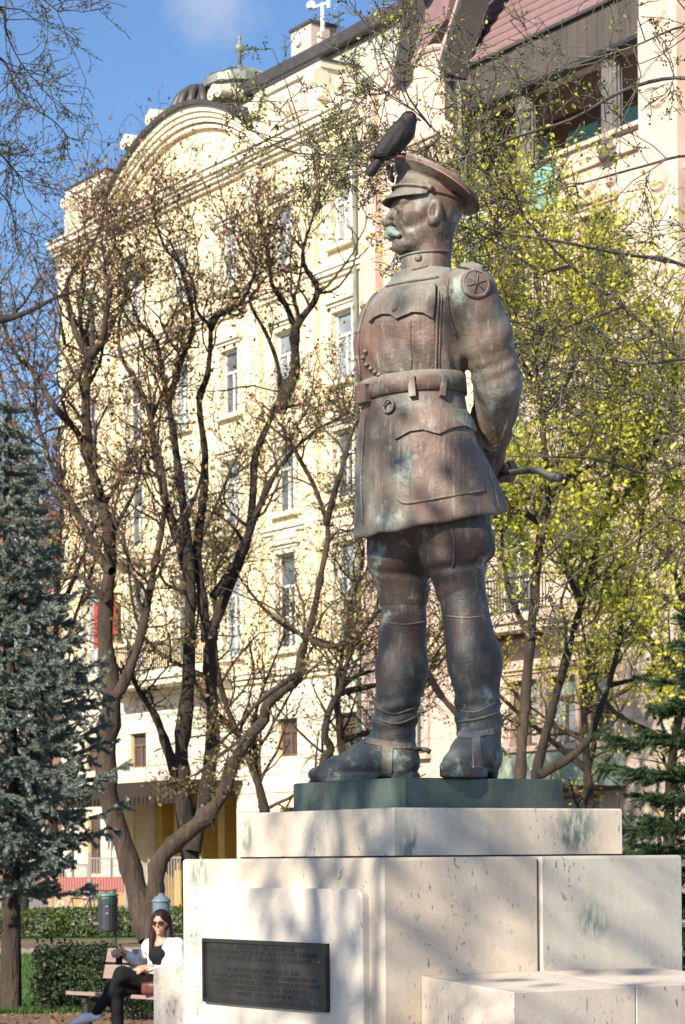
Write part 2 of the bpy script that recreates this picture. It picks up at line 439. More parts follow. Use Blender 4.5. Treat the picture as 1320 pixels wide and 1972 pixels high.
M['teeth'] = mat('teeth', (0.8, 0.77, 0.7))
M['white_cloth'] = mat('white_cotton', (0.78, 0.77, 0.76), (0.70, 0.69, 0.69), 6, 0.8, 0.3, 30)
M['black_cloth'] = mat('black_cotton', (0.008, 0.008, 0.009), (0.014, 0.014, 0.016), 10, 0.9, 0.2, 40, spec=0.2)
M['maroon'] = mat('maroon_leather', (0.065, 0.014, 0.010), (0.10, 0.024, 0.016), 6, 0.45, 0.2, 40)
M['lens'] = mat('brown_sunglass_lens', (0.03, 0.012, 0.008), None, rough=0.1)
M['wood'] = mat('weathered_bench_wood', (0.32, 0.23, 0.21), (0.22, 0.15, 0.135), 4, 0.8, 0.4, 30, stretch=(0.25, 4, 4))
M['bin_green'] = mat('dark_green_bin_plastic', (0.020, 0.040, 0.034), (0.03, 0.055, 0.046), 5, 0.45)
M['bin_lid'] = mat('green_lid_plastic', (0.06, 0.16, 0.13), (0.075, 0.19, 0.15), 5, 0.45)
M['bin_dark'] = mat('dark_bin_plastic', (0.022, 0.022, 0.032), (0.035, 0.035, 0.045), 5, 0.5)
M['steel'] = mat('bright_steel', (0.6, 0.6, 0.6), None, rough=0.25, metal=1.0)
M['blue_grey'] = mat('blue_grey_plastic', (0.10, 0.15, 0.205), (0.135, 0.185, 0.24), 5, 0.5)
M['red_paint'] = mat('red_paint', (0.45, 0.055, 0.035), (0.38, 0.05, 0.03), 3, 0.5)
M['orange_paint'] = mat('orange_paint', (0.72, 0.33, 0.05), (0.66, 0.29, 0.045), 3, 0.5)
M['pigeon'] = mat('dark_pigeon_feathers', (0.007, 0.007, 0.009), (0.013, 0.012, 0.015), 30, 0.6, 0.3, 60)
M['pigeon_neck'] = mat('glossy_neck_feathers', (0.005, 0.006, 0.016), (0.010, 0.008, 0.018), 30, 0.4)
M['pigeon_wing'] = mat('pigeon_wing_feathers', (0.012, 0.010, 0.012), (0.022, 0.018, 0.020), 40, 0.65, 0.4, 60, stretch=(1, 1, 3))
M['beak'] = mat('horn', (0.05, 0.045, 0.045))
M['coral'] = mat('coral_legs', (0.25, 0.06, 0.05))
M['white_metal'] = mat('white_metal', (0.75, 0.75, 0.74), None, rough=0.4)
M['canopy_brown'] = mat('dark_brown_canopy', (0.020, 0.013, 0.009), (0.034, 0.022, 0.015), 4, 0.8)
for k_ in ('bark', 'bark_warm'):
    for n_ in M[k_].node_tree.nodes:
        if n_.bl_idname == 'ShaderNodeBump': n_.inputs['Distance'].default_value = 0.06
SHADE_N = 3600
# ------------------------------------------------------------------ sculpting with distance fields
def P3(lo, hi, h):
    ax = [np.arange(l, u + h, h, dtype=np.float32) for l, u in zip(lo, hi)]
    return np.meshgrid(*ax, indexing='ij')

def nets(f, lo, hi, h):
    """surface of f = 0 as a quad mesh (naive surface nets)"""
    X = P3(lo, hi, h)
    d = f(X).astype(np.float32)
    d[0] = d[-1] = 1; d[:, 0] = d[:, -1] = 1; d[:, :, 0] = d[:, :, -1] = 1
    n = np.array(d.shape)
    ins = d < 0
    cs = [(i, j, k) for i in (0, 1) for j in (0, 1) for k in (0, 1)]
    sl_ = lambda c: tuple(slice(o, n[a] - 1 + o) for a, o in enumerate(c))
    cnt = sum(ins[sl_(c)].astype(np.int8) for c in cs)
    act = (cnt > 0) & (cnt < 8)
    idx = np.argwhere(act)
    ID = np.full(act.shape, -1, np.int64); ID[act] = np.arange(len(idx))
    val = {c: d[sl_(c)][act] for c in cs}
    acc = np.zeros((len(idx), 3)); num = np.zeros(len(idx))
    for a in cs:
        for ax in range(3):
            if a[ax] == 0:
                b = list(a); b[ax] = 1; b = tuple(b)
                va, vb = val[a], val[b]
                cr = (va < 0) != (vb < 0)
                t = np.where(cr, va / np.where(cr, va - vb, 1), 0)
                p = np.tile(np.array(a, float), (len(idx), 1)); p[:, ax] = t
                acc += p * cr[:, None]; num += cr
    v = (idx + acc / num[:, None]) * h + np.array(lo)
    quads = []
    for ax in range(3):
        b, c = (ax + 1) % 3, (ax + 2) % 3
        s0 = [slice(None)] * 3; s1 = [slice(None)] * 3
        s0[ax] = slice(0, n[ax] - 1); s1[ax] = slice(1, n[ax])
        A, B = ins[tuple(s0)], ins[tuple(s1)]
        e = np.argwhere(A != B)
        e = e[(e[:, b] > 0) & (e[:, c] > 0) & (e[:, b] < n[b] - 1) & (e[:, c] < n[c] - 1)]
        flip = A[tuple(e.T)]
        q = []
        for (ob, oc) in ((1, 1), (0, 1), (0, 0), (1, 0)):
            p = e.copy(); p[:, b] -= ob; p[:, c] -= oc
            q.append(ID[tuple(p.T)])
        q = np.stack(q, 1)
        q[~flip] = q[~flip][:, ::-1]
        quads.append(q)
    return v, np.concatenate(quads)

def capsule(X, a, b, ra, rb=None):
    rb = ra if rb is None else rb
    a = np.asarray(a, float); b = np.asarray(b, float); ba = b - a
    q = [X[i] - a[i] for i in range(3)]
    h = np.clip((q[0] * ba[0] + q[1] * ba[1] + q[2] * ba[2]) / (ba @ ba), 0, 1)
    return np.sqrt((q[0] - h * ba[0]) ** 2 + (q[1] - h * ba[1]) ** 2 + (q[2] - h * ba[2]) ** 2) - (ra + (rb - ra) * h)
def ell(X, c, r, rot=None):
    q = [X[i] - c[i] for i in range(3)]
    if rot is not None: q = [sum(rot[j][i] * q[j] for j in range(3)) for i in range(3)]
    k0 = np.sqrt(sum((q[i] / r[i]) ** 2 for i in range(3)))
    k1 = np.sqrt(sum((q[i] / r[i] ** 2) ** 2 for i in range(3))) + 1e-9
    return k0 * (k0 - 1) / k1
def boxd(X, c, hs, rad=0.0, rot=None):
    q = [X[i] - c[i] for i in range(3)]
    if rot is not None: q = [sum(rot[j][i] * q[j] for j in range(3)) for i in range(3)]
    q = [np.abs(q[i]) - hs[i] + rad for i in range(3)]
    return np.sqrt(sum(np.maximum(k, 0) ** 2 for k in q)) + np.minimum(np.maximum(np.maximum(q[0], q[1]), q[2]), 0) - rad
def smin(a, b, k):
    h = np.maximum(k - np.abs(a - b), 0) / k
    return np.minimum(a, b) - h * h * k * 0.25
def smax(a, b, k): return -smin(-a, -b, k)
class Loft:
    """upright body of elliptical sections: rows of (z, cx, cy, a, b)"""
    def __init__(s, rows):
        rows = np.array(sorted(rows), float); s.z0, s.z1 = rows[0, 0], rows[-1, 0]
        p = smooth_path(rows, 6); o = np.argsort(p[:, 0]); s.t = p[o]
    def at(s, z): return [np.interp(z, s.t[:, 0], s.t[:, i]) for i in range(1, 5)]
    def __call__(s, X, ex=2.0):
        cx, cy, a, b = s.at(X[2])
        k0 = (np.abs((X[0] - cx) / a) ** ex + np.abs((X[1] - cy) / b) ** ex) ** (1 / ex)
        d = (k0 - 1) * np.minimum(a, b)
        return np.maximum(d, np.maximum(X[2] - s.z1, s.z0 - X[2]))
def rotz(a): c, s = math.cos(a), math.sin(a); return np.array([[c, -s, 0], [s, c, 0], [0, 0, 1.0]])
def roty(a): c, s = math.cos(a), math.sin(a); return np.array([[c, 0, s], [0, 1, 0], [-s, 0, c]])
def rotx(a): c, s = math.cos(a), math.sin(a); return np.array([[1.0, 0, 0], [0, c, -s], [0, s, c]])
def wave(X, k, amp): return amp * np.sin(X[0] * k[0] + X[1] * k[1] + X[2] * k[2])

# ------------------------------------------------------------------ the bronze officer
ST = np.array([0.354, 9.96, 2.017])
STROT = math.atan2(-0.5561, -0.8311)
Rst = rotz(STROT)
st = empty('bronze_statue', 'weathered bronze officer in peaked cap and belted tunic standing with hands behind his back', 'statue', ST, STROT)
def loc_st(wp): return (np.asarray(wp) - ST) @ Rst          # world -> statue coordinates
CAMP = loc_st(np.array([0, 0, EYE]))

# tunic: chest, flared skirt and both sleeves
trunk = Loft([(1.00, -0.028, 0, .300, .366), (1.109, -0.028, 0, .292, .360), (1.195, -0.013, 0, .280, .348), (1.303, 0.012, 0, .254, .322),
              (1.411, 0.039, 0, .226, .292), (1.500, 0.051, 0, .205, .268), (1.562, 0.052, 0, .195, .255), (1.648, 0.062, 0, .191, .250),
              (1.734, 0.063, 0, .203, .266), (1.842, 0.055, 0, .216, .290), (1.907, 0.039, 0, .214, .302), (1.985, 0.027, 0, .192, .306),
              (2.05, -0.003, 0, .160, .270), (2.10, -0.019, 0, .132, .190), (2.15, -0.019, 0, .118, .135), (2.20, -0.019, 0, .112, .122)])
SH, EL, WR = (-0.020, .300, 1.985), (-.178, .284, 1.625), (-.285, .060, 1.335)
def arm(X, sg, r0=.111, r1=.102, r2=.097, r3=.066):
    s = lambda p: (p[0], sg * p[1], p[2])
    up = smin(capsule(X, s(SH), (-.100, sg * .312, 1.81), r0, .102), capsule(X, (-.100, sg * .312, 1.81), s(EL), .102, r2), 0.02)
    fo = capsule(X, s(EL), s(WR), r2, r3)
    return up, fo
def tunic(X):
    d = trunk(X, 2.04)
    th = np.arctan2(X[1], X[0])
    # soft hang of the skirt and drag folds above the belt
    sk = np.clip((1.52 - X[2]) / 0.45, 0, 1)
    d = d + sk * (0.007 * np.sin(th * 7 + 1.0) + 0.004 * np.sin(th * 13 + X[2] * 5))
    w_ = np.exp(-((X[2] - 1.70) / 0.07) ** 2)
    d = d + w_ * 0.004 * np.sin(th * 22 + X[2] * 30)
    d = d + 0.003 * np.sin(X[2] * 38 + 3 * np.sin(th * 3)) * np.exp(-((X[2] - 1.80) / 0.12) ** 2)
    for sg in (1, -1):
        up, fo = arm(X, sg)
        # elbow creases and the long pleats of the lower sleeve
        u = (X[2] - 1.335) / 0.297
        ang = np.arctan2(X[1] * sg - .18, X[0] + .245)
        pl = np.clip(1.25 - np.abs(u - 0.55) * 1.9, 0, 1)
        fo = fo + pl * 0.0062 * np.sin(ang * 11 + u * 3.5) + 0.004 * np.sin(ang * 5 - u * 8)
        cr = np.exp(-((X[2] - 1.66) / 0.055) ** 2)
        up = up + cr * 0.003 * np.sin((X[2] * 1.0 + X[0] * 0.55) * 105) + 0.0022 * np.sin(X[2] * 30 + X[0] * 34 + X[1] * 12)
        a = smin(up, fo, 0.02)
        d = smin(d, a, 0.045)
    # straight back hem, hollow beneath
    hem = (1.062 - 0.20 * X[0] + 0.004 * np.sin(th * 9)) - X[2]
    d = smax(d, hem, 0.012)
    inner = np.sqrt(((X[0] + .02) / .262) ** 2 + (X[1] / .328) ** 2) - 1
    d = smax(d, -np.maximum(inner * .26, X[2] - 1.20), 0.012)
    d = np.maximum(d, X[2] - (2.115 + 0.12 * X[0]))
    return d
tv, tf = nets(tunic, (-.46, -.50, .98), (.36, .50, 2.17), 0.0085)
tunic_o = part('tunic', tv, tf, M['bronze'], st, True)
bvh_t = BVHTree.FromPolygons([Vector(p) for p in tv], [tuple(q) for q in tf.tolist()])

# legs: riding breeches and tall boots
KR, KL = (-.012, -.168, .80), (-.032, .205, .80)
def breeches(X):
    r = smin(capsule(X, (-.02, -.135, 1.25), (.008, -.158, .96), .145, .141), capsule(X, (.008, -.158, .96), (-.010, -.168, .79), .140, .105), .05)
    l = smin(capsule(X, (-.04, .15, 1.25), (-.032, .182, .97), .158, .144), capsule(X, (-.032, .182, .97), (-.032, .203, .79), .142, .104), .05)
    fr = np.clip((X[2] - .78) / .1, 0, 1) * np.clip((1.15 - X[2]) / .2, 0, 1)
    r = r + fr * 0.008 * np.sin(X[2] * 30 + X[0] * 14 - X[1] * 10) + 0.011 * np.exp(-((X[2] - .862 - .12 * X[0]) / .016) ** 2)
    l = l + fr * 0.009 * np.sin(X[2] * 26 - X[0] * 14 + X[1] * 12) + 0.012 * np.exp(-((X[2] - .872 + .16 * X[0]) / .017) ** 2)
    d = smin(r, l, 0.045)
    d = smin(d, ell(X, (-.015, .01, 1.14), (.185, .275, .17)), .08)
    return np.maximum(d, X[2] - 1.24)
bv, bf = nets(breeches, (-.26, -.36, .66), (.24, .42, 1.27), 0.009)
breeches_o = part('breeches', bv, bf, M['bronze_leg_shaded'], st, True)

def boot_field(knee, mid, ank, heading, X, seed):
    c, s = math.cos(heading), math.sin(heading)
    F = lambda f, l, z: (ank[0] + f * c - l * s, ank[1] + f * s + l * c, z)
    sh = smin(capsule(X, (knee[0], knee[1], .80), mid, .096, .103), capsule(X, mid, (ank[0] - .012 * c, ank[1] - .012 * s, .22), .103, .086), .05)
    sh = smin(sh, capsule(X, (ank[0] - .01 * c, ank[1] - .01 * s, .25), F(-.02, 0, .10), .082, .076), .04)
    an = np.arctan2(X[1] - ank[1], X[0] - ank[0])
    m1 = np.exp(-((X[2] - .285) / .075) ** 2)
    sh = sh + m1 * 0.0055 * np.sin(X[2] * 92 + 1.3 * np.sin(an * 2 + seed)) + 0.0014 * np.sin(X[2] * 19 + 2 * an + seed)
    sh = np.maximum(sh, X[2] - .792)
    ft = smin(capsule(X, F(-.045, 0, .088), F(.10, .004, .105), .074, .074), capsule(X, F(.10, .004, .098), F(.235, .004, .055), .070, .052), .05)
    ft = smin(ft, capsule(X, F(.20, 0, .058), F(.325, -.004, .040), .056, .030), .04)
    ft = np.maximum(ft, .026 - X[2])
    d = smin(sh, ft, .06)
    # welt and sole, then a stacked heel
    fx = (X[0] - ank[0]) * c + (X[1] - ank[1]) * s; fy = -(X[0] - ank[0]) * s + (X[1] - ank[1]) * c
    wd = np.interp(fx, [-.125, -.09, -.03, .05, .13, .22, .31, .355], [.010, .055, .068, .064, .074, .072, .042, .010])
    sole = np.maximum(np.abs(fy) - wd, np.maximum(np.maximum(fx - .352, -.122 - fx), np.abs(X[2] - .030) - .008))
    heel = np.maximum(np.maximum(np.abs(fy) - wd + .004, np.maximum(-.118 - fx, fx + .005)), np.abs(X[2] - .018) - .018)
    fore = np.maximum(np.maximum(np.abs(fy) - wd, np.maximum(fx - .345, .055 - fx)), np.abs(X[2] - .015) - .014)
    return np.minimum(smin(d, sole, .008), np.minimum(heel, fore))
HR, HL = R(-37), R(31)
ANR, ANL = (.024, -.222, .20), (-.066, .272, .20)
b1v, b1f = nets(lambda X: boot_field(KR, (-.014, -.192, .48), ANR, HR, X, 0.4), (-.16, -.50, -.01), (.42, -.05, .82), 0.0078)
boot_r = part('boot', b1v, b1f, M['bronze_boot_shaded'], st, True)
b2v, b2f = nets(lambda X: boot_field(KL, (-.066, .255, .48), ANL, HL, X, 2.1), (-.24, .08, -.01), (.30, .56, .82), 0.0078)
boot_l = part('boot', b2v, b2f, M['bronze_boot_shaded'], st, True)
bvh_b = BVHTree.FromPolygons([Vector(p) for p in np.vstack([b1v, b2v])], [tuple(q) for q in np.vstack([b1f, b2f + len(b1v)]).tolist()])
bvh_l = BVHTree.FromPolygons([Vector(p) for p in np.vstack([bv, b1v, b2v])], [tuple(q) for q in np.vstack([bf, b1f + len(bv), b2f + len(bv) + len(b1v)]).tolist()])

# body: head, neck, hands and what the clothes cover
HS, HO, HYAW = 1.50, np.array([-.010, 0.012, 2.372]), R(-28)
Rh = rotz(HYAW) @ roty(R(-1))
def H(p): return HO + HS * (Rh @ np.asarray(p, float))
def head(X):
    q = [X[i] - HO[i] for i in range(3)]
    Q = [sum(Rh[j][i] * q[j] for j in range(3)) / HS for i in range(3)]
    ay = np.abs(Q[1]); Y = [Q[0], ay, Q[2]]
    d = ell(Q, (-.016, 0, .036), (.098, .077, .088))
    d = smin(d, ell(Q, (.022, 0, -.028), (.064, .059, .080)), .03)
    d = smin(d, capsule(Y, (-.012, .047, -.052), (.056, .014, -.092), .022, .019), .035)          # jaw
    d = smin(d, ell(Q, (.070, 0, -.094), (.022, .026, .020)), .018)                               # chin
    d = smin(d, capsule(Y, (.079, .006, .021), (.066, .048, .019), .0115, .011), .014)            # brow
    d = smin(d, capsule(Y, (.052, .046, -.020), (.020, .060, -.012), .019, .016), .022)           # cheekbone
    d = smax(d, -ell(Y, (.092, .031, .000), (.020, .0195, .0125)), .012)                          # eye socket
    d = np.minimum(d, ell(Y, (.0715, .031, .000), (.0140, .0150, .0130)))                         # eyeball
    d = smin(d, capsule(Y, (.084, .020, .0085), (.070, .046, .0065), .0045, .0045), .004)         # lids
    d = smin(d, capsule(Y, (.082, .021, -.0095), (.069, .045, -.0085), .0036, .0036), .004)
    d = smin(d, capsule(Q, (.082, 0, .014), (.109, 0, -.030), .0085, .0125), .014)                # nose
    d = smin(d, ell(Y, (.098, .0115, -.036), (.0125, .0085, .0085)), .006)
    d = smax(d, -ell(Y, (.103, .0075, -.0445), (.006, .0038, .004)), .003)
    d = smax(d, -capsule(Y, (.092, .022, -.036), (.072, .038, -.070), .0035, .0035), .012)        # nasolabial fold
    d = smin(d, capsule(Y, (.086, .0, -.066), (.076, .020, -.069), .0085, .006), .010)            # lips
    d = smin(d, capsule(Y, (.084, .0, -.078), (.076, .017, -.077), .0075, .006), .006)
    d = smax(d, -capsule(Y, (.097, .0, -.0718), (.080, .024, -.0725), .002, .002), .004)
    # ear with a hollow shell
    er = rotz(R(14)) @ roty(R(-12))
    e = ell(Y, (-.017, .079, -.017), (.0215, .0095, .034), er)
    e = smax(e, -ell(Y, (-.013, .0885, -.011), (.0120, .008, .0225), er), .006)
    e = smin(e, ell(Y, (-.007, .080, -.021), (.006, .006, .009)), .006)
    e = smin(e, ell(Y, (-.008, .077, -.043), (.010, .007, .011)), .008)
    d = smin(d, e, .006)
    d = d + 0.0012 * np.sin(Q[2] * 210 + 6 * Q[0]) * np.exp(-(((Q[0] - .055) / .02) ** 2 + ((ay - .052) / .02) ** 2))
    # neck, with the cord below the ear
    d = smin(d, capsule(Q, (-.028, 0, -.030), (-.016, 0, -.20), .055, .051), .03)
    d = smin(d, capsule(Y, (-.030, .055, -.045), (.008, .016, -.17), .014, .014), .02)
    return d * HS
hv, hf = nets(head, (-.24, -.20, 2.03), (.22, .22, 2.56), 0.0048)
def hand_field(X, wr, d1, nrm, sg):
    """palm, four unequal curled fingers and a thumb"""
    d1 = np.array(d1, float); d1 /= np.linalg.norm(d1); nrm = np.array(nrm, float); nrm /= np.linalg.norm(nrm)
    sd = np.cross(nrm, d1) * sg; wr = np.array(wr, float)
    pc = wr + d1 * .075
    d = smin(capsule(X, wr - d1 * .04, wr + d1 * .03, .042, .040), capsule(X, pc - sd * .028, pc + sd * .028, .034, .034), .03)
    for k, (o, L) in enumerate(((-.042, .92), (-.015, 1.05), (.013, 1.0), (.040, .78))):
        a = pc + d1 * .035 + sd * o; b = a + d1 * .052 * L + nrm * .010; c = b + d1 * .018 * L + nrm * .040 * L; e = c - d1 * .020 * L + nrm * .022 * L
        f = np.minimum(np.minimum(capsule(X, a, b, .0155, .0145), capsule(X, b, c, .0145, .013)), capsule(X, c, e, .013, .011))
        d = smin(d, f, .008)
    a = wr + d1 * .03 - sd * .035; b = a + d1 * .035 - sd * .028 + nrm * .018; c = b + d1 * .040 + nrm * .022 + sd * .008
    return smin(d, np.minimum(capsule(X, a, b, .019, .016), capsule(X, b, c, .016, .013)), .012)
h1v, h1f = nets(lambda X: hand_field(X, (-.292, .045, 1.318), (-.15, -.92, -.30), (-.95, .1, .1), 1), (-.46, -.26, 1.16), (-.18, .14, 1.44), 0.006)
h2v, h2f = nets(lambda X: hand_field(X, (-.318, -.075, 1.318), (-.45, .86, -.22), (-.1, .2, 1), -1), (-.52, -.16, 1.18), (-.22, .24, 1.46), 0.006)
def core(X):
    d = ell(X, (.03, 0, 1.8), (.13, .2, .32))
    d = smin(d, capsule(X, (0, 0, 1.5), (0, 0, 1.2), .15, .17), .05)
    for k, a in ((KR, ANR), (KL, ANL)):
        d = smin(d, capsule(X, (-.02, k[1] * .7, 1.2), k, .10, .07), .05)
        d = smin(d, capsule(X, k, (a[0], a[1], .12), .065, .05), .03)
    return d
cv, cf = nets(core, (-.25, -.36, .03), (.24, .42, 2.16), 0.03)
vv, ff, n0 = [], [], 0
for a, b in ((hv, hf), (h1v, h1f), (h2v, h2f), (cv, cf)):
    vv.append(a); ff.append(b + n0); n0 += len(a)
part('body', np.vstack(vv), np.vstack(ff), M['bronze'], st, True)

# moustache
def mous(X):
    q = [X[i] - HO[i] for i in range(3)]
    Q = [sum(Rh[j][i] * q[j] for j in range(3)) / HS for i in range(3)]; ay = np.abs(Q[1]); Y = [Q[0], ay, Q[2]]
    d = smin(capsule(Y, (.099, .004, -.050), (.096, .018, -.058), .0105, .0115), capsule(Y, (.096, .018, -.058), (.080, .037, -.071), .0115, .007), .008)
    return (d + .0009 * np.sin(ay * 700 + Q[2] * 260)) * HS
mv, mf = nets(mous, (-.02, -.18, 2.22), (.20, .10, 2.34), 0.0035)
part('moustache', mv, mf, M['moustache'], st, True)

# cap: band, flared crown, peak, strap, badge
def ring(cx, z, a, b, tilt, n=56):
    t = np.arange(n) * 2 * np.pi / n
    x, y = a * np.cos(t), b * np.sin(t)
    return np.stack([cx + x * math.cos(tilt), y, z + x * math.sin(tilt)], 1)
def lathe_rings(rings, cap0=True, cap1=True):
    n = len(rings[0]); v = np.vstack(rings); f = []
    for i in range(len(rings) - 1):
        for k in range(n):
            f.append((i * n + k, i * n + (k + 1) % n, (i + 1) * n + (k + 1) % n, (i + 1) * n + k))
    if cap0: f.append(tuple(range(n - 1, -1, -1)))
    if cap1: f.append(tuple(range((len(rings) - 1) * n, len(rings) * n)))
    return v, f
CT = R(24)
T9 = R(29)
rg = [ring(-.012, .038, .0985, .0815, R(9)), ring(-.012, .038, .1010, .0840, R(9)), ring(-.012, .042, .1015, .0845, R(9)), ring(-.012, .056, .1000, .0845, R(15)), ring(-.012, .066, .0985, .0845, R(21)),
      ring(-.012, .066, .0965, .0825, R(22)), ring(-.014, .073, .103, .093, R(25)), ring(-.018, .0755, .118, .112, R(27)), ring(-.028, .0750, .127, .127, T9),
      ring(-.031, .0745, .1340, .1335, T9), ring(-.031, .0745, .1340, .1335, T9), ring(-.032, .077, .1365, .136, T9), ring(-.032, .0875, .1365, .136, T9), ring(-.033, .090, .1340, .1335, T9), ring(-.033, .090, .1340, .1335, T9),
      ring(-.034, .092, .122, .122, T9), ring(-.035, .0935, .090, .088, T9), ring(-.036, .0945, .045, .043, T9), ring(-.036, .0945, .008, .008, T9)]
cvv, cff = lathe_rings(rg)
cap_o = part('cap', [H(p) for p in cvv], cff, M['bronze'], st, True)
def visor():
    n, m = 34, 7; top, bot = [], []
    for j in range(m):
        u = j / (m - 1)
        for i in range(n):
            t = R(-82) + R(164) * i / (n - 1)
            cs = math.cos(t)
            out = .043 * max(cs, 0) ** .72 * u
            x = -.012 + (.0985) * math.cos(t) + out * (0.80); y = .0830 * math.sin(t) * (1 + .10 * u * max(cs, 0))
            z = .042 + .017 * math.cos(t) - out * .60 - .0035 * u
            top.append((x, y, z)); bot.append((x - .001, y, z - .0042))
    v = top + bot; N = n * m; f = []
    for j in range(m - 1):
        for i in range(n - 1):
            a = j * n + i; f.append((a, a + n, a + n + 1, a + 1)); f.append((N + a, N + a + 1, N + a + n + 1, N + a + n))
    for i in range(n - 1):
        a = (m - 1) * n + i; f.append((a, N + a, N + a + 1, a + 1)); f.append((i, i + 1, N + i + 1, N + i))
    for j in range(m - 1):
        for i in (0, n - 1): a = j * n + i; f.append((a, N + a, N + a + n, a + n) if i == 0 else (a, a + n, N + a + n, N + a))
    return v, f
v_, f_ = visor()
part('visor', [H(p) for p in v_], f_, M['bronze'], st, True)
stp = [H((-.012 + .1035 * math.cos(t), .087 * math.sin(t), +.0455 + .022 * math.cos(t))) for t in np.linspace(R(-84), R(84), 30)]
MB().tube(stp, .0062, 6).build('chin_strap', M['bronze'], st, True)
for sg in (1, -1):
    a = np.array(H((-.002, sg * .084, .048))); b = np.array(H((-.002, sg * .0945, .048)))
    MB().cyl(a, b, .014, .010, 12).build('strap_button', M['bronze'], st, True)
bd = MB(); nb = 0
for (dx, dz, r) in ((0, 0, .017), (0, .017, .009), (.0, -.015, .008)):
    c = H((.0965 + dz * .35, dx, .106 + dz)); bd.raw(*(lambda q: (q[0], q[1]))(tube([c - Rh[:, 0] * .006, c + Rh[:, 0] * .010, c + Rh[:, 0] * .014], [r * 1.5, r * 1.35, r * .5], 12)))
for sg in (1, -1):
    bd.tube([H((.0985, sg * .004, .104)), H((.098, sg * .020, .112)), H((.094, sg * .032, .122))], [.012, .010, .003], 8)
bd.build('cap_badge', M['bronze'], st, True)

# relief worked on the surface of the tunic and boots
def hit(px, py, bvh=None):
    wp = loc_st(at(px, py, 10.0)); o = Vector(CAMP); d = (Vector(wp) - o).normalized()
    b = bvh or bvh_t
    r = b.ray_cast(o, d)
    if r[0] is None:                          # just past the edge: the closest point of the surface
        r = b.find_nearest(Vector(wp))
        for _ in range(3): r = b.find_nearest(o + d * (r[0] - o).dot(d))
    return r[0], r[1]
def seam(name, pts, rad, bvh=None, mat_=None, k=5, lift=0.4, parent=None, n=6):
    p2 = smooth_path(np.array([(a, b, 0) for a, b in pts]), k) if len(pts) > 2 else np.array([np.array((*pts[0], 0)) * (1 - t) + np.array((*pts[1], 0)) * t for t in np.linspace(0, 1, 12)])
    q = []
    for x, y, _ in p2:
        h, nn = hit(x, y, bvh)
        if h is not None: q.append(np.array(h + nn * rad * lift))
    if len(q) < 3: return None
    q = np.array(q)
    q[1:-1] = (q[:-2] + 2 * q[1:-1] + q[2:]) / 4
    rr = np.full(len(q), rad); rr[0] = rr[-1] = rad * .4
    return MB().tube(q, rr, n).build(name, mat_ or M['bronze'], parent or st, True)
def patch(name, poly, th, bvh=None, mat_=None, step=7, parent=None):
    """a raised piece with the outline poly (as drawn in the photograph) lying on the surface"""
    P = np.array(poly, float)
    edge = []
    for i in range(len(P)):
        a, b = P[i], P[(i + 1) % len(P)]
        n = max(1, int(np.hypot(*(b - a)) / step))
        edge += [a + (b - a) * t for t in np.arange(n) / n]
    E_ = np.array(edge); ne = len(E_)
    x0, y0 = E_.min(0); x1, y1 = E_.max(0)
    inner = [(x, y) for x in np.arange(x0 + step * .6, x1, step) for y in np.arange(y0 + step * .6, y1, step)]
    def inside(x, y):
        c = False
        for i in range(ne):
            (ax, ay), (bx, by) = E_[i], E_[(i + 1) % ne]
            if (ay > y) != (by > y) and x < (bx - ax) * (y - ay) / (by - ay) + ax: c = not c
        return c
    inner = [p for p in inner if inside(*p) and np.min(np.hypot(E_[:, 0] - p[0], E_[:, 1] - p[1])) > step * .45]
    pts = [Vector(p) for p in E_] + [Vector(p) for p in inner]
    v2, _, tris, *_ = delaunay_2d_cdt(pts, [(i, (i + 1) % ne) for i in range(ne)], [list(range(ne))], 1, 1e-6)
    up, dn = [], []
    last = None
    for p in v2:
        h, nn = hit(p[0], p[1], bvh)
        if h is None: h, nn = last
        last = (h, nn); up.append(h + nn * th); dn.append(h - nn * .008)
    n = len(v2)
    f = []
    for t_ in tris:
        a, b, c = t_
        nrm = (up[b] - up[a]).cross(up[c] - up[a])
        if nrm.dot(Vector(CAMP) - up[a]) < 0: a, b, c = a, c, b
        f.append((a, b, c)); f.append((n + a, n + c, n + b))
    from collections import Counter
    ec = Counter(); dr = {}
    for t_ in f[::2]:
        for i in range(3):
            e = (t_[i], t_[(i + 1) % 3]); k = tuple(sorted(e)); ec[k] += 1; dr[k] = e
    for k, c in ec.items():
        if c == 1: a, b = dr[k]; f.append((b, a, n + a, n + b))
    return part(name, [tuple(x) for x in up + dn], f, mat_ or M['bronze'], parent or st, False)

# belt round the waist
def around(z0, z1, off, th, tilt=0.06, n=72):
    rr = []
    for (dz, o) in ((z0, off), (z0, off + th), ((z0 + z1) / 2, off + th * 1.25), (z1, off + th), (z1, off)):
        t = np.arange(n) * 2 * np.pi / n
        cx, cy, a, b = trunk.at(np.full(n, dz))
        x = cx + (a + o) * np.sign(np.cos(t)) * np.abs(np.cos(t)) ** (2 / 2.04); y = (b + o) * np.sign(np.sin(t)) * np.abs(np.sin(t)) ** (2 / 2.04)
        rr.append(np.stack([x, y, dz + tilt * (x - .085) * -1], 1))
    v, f = lathe_rings(rr, False, False)
    nn = n; f += [(4 * nn + k, 4 * nn + (k + 1) % nn, (k + 1) % nn, k) for k in range(nn)]
    return v, f
v_, f_ = around(1.588, 1.668, -.006, .017, 0.05)
belt = part('belt', v_, f_, M['bronze'], st, True)
for (px, py) in ((752, 784),):
    h, nn = hit(px, py); c = np.array(h) + np.array(nn) * .014; tt = np.linspace(0, 2 * np.pi, 22)
    ex = np.cross(np.array(nn), (0, 0, 1)); ex /= np.linalg.norm(ex); ez = np.array((0, 0, 1.0))
    MB().tube([c + .026 * (np.cos(t) * ex + np.sin(t) * ez) for t in tt], .0062, 6).build('belt_ring', M['bronze'], belt, True)
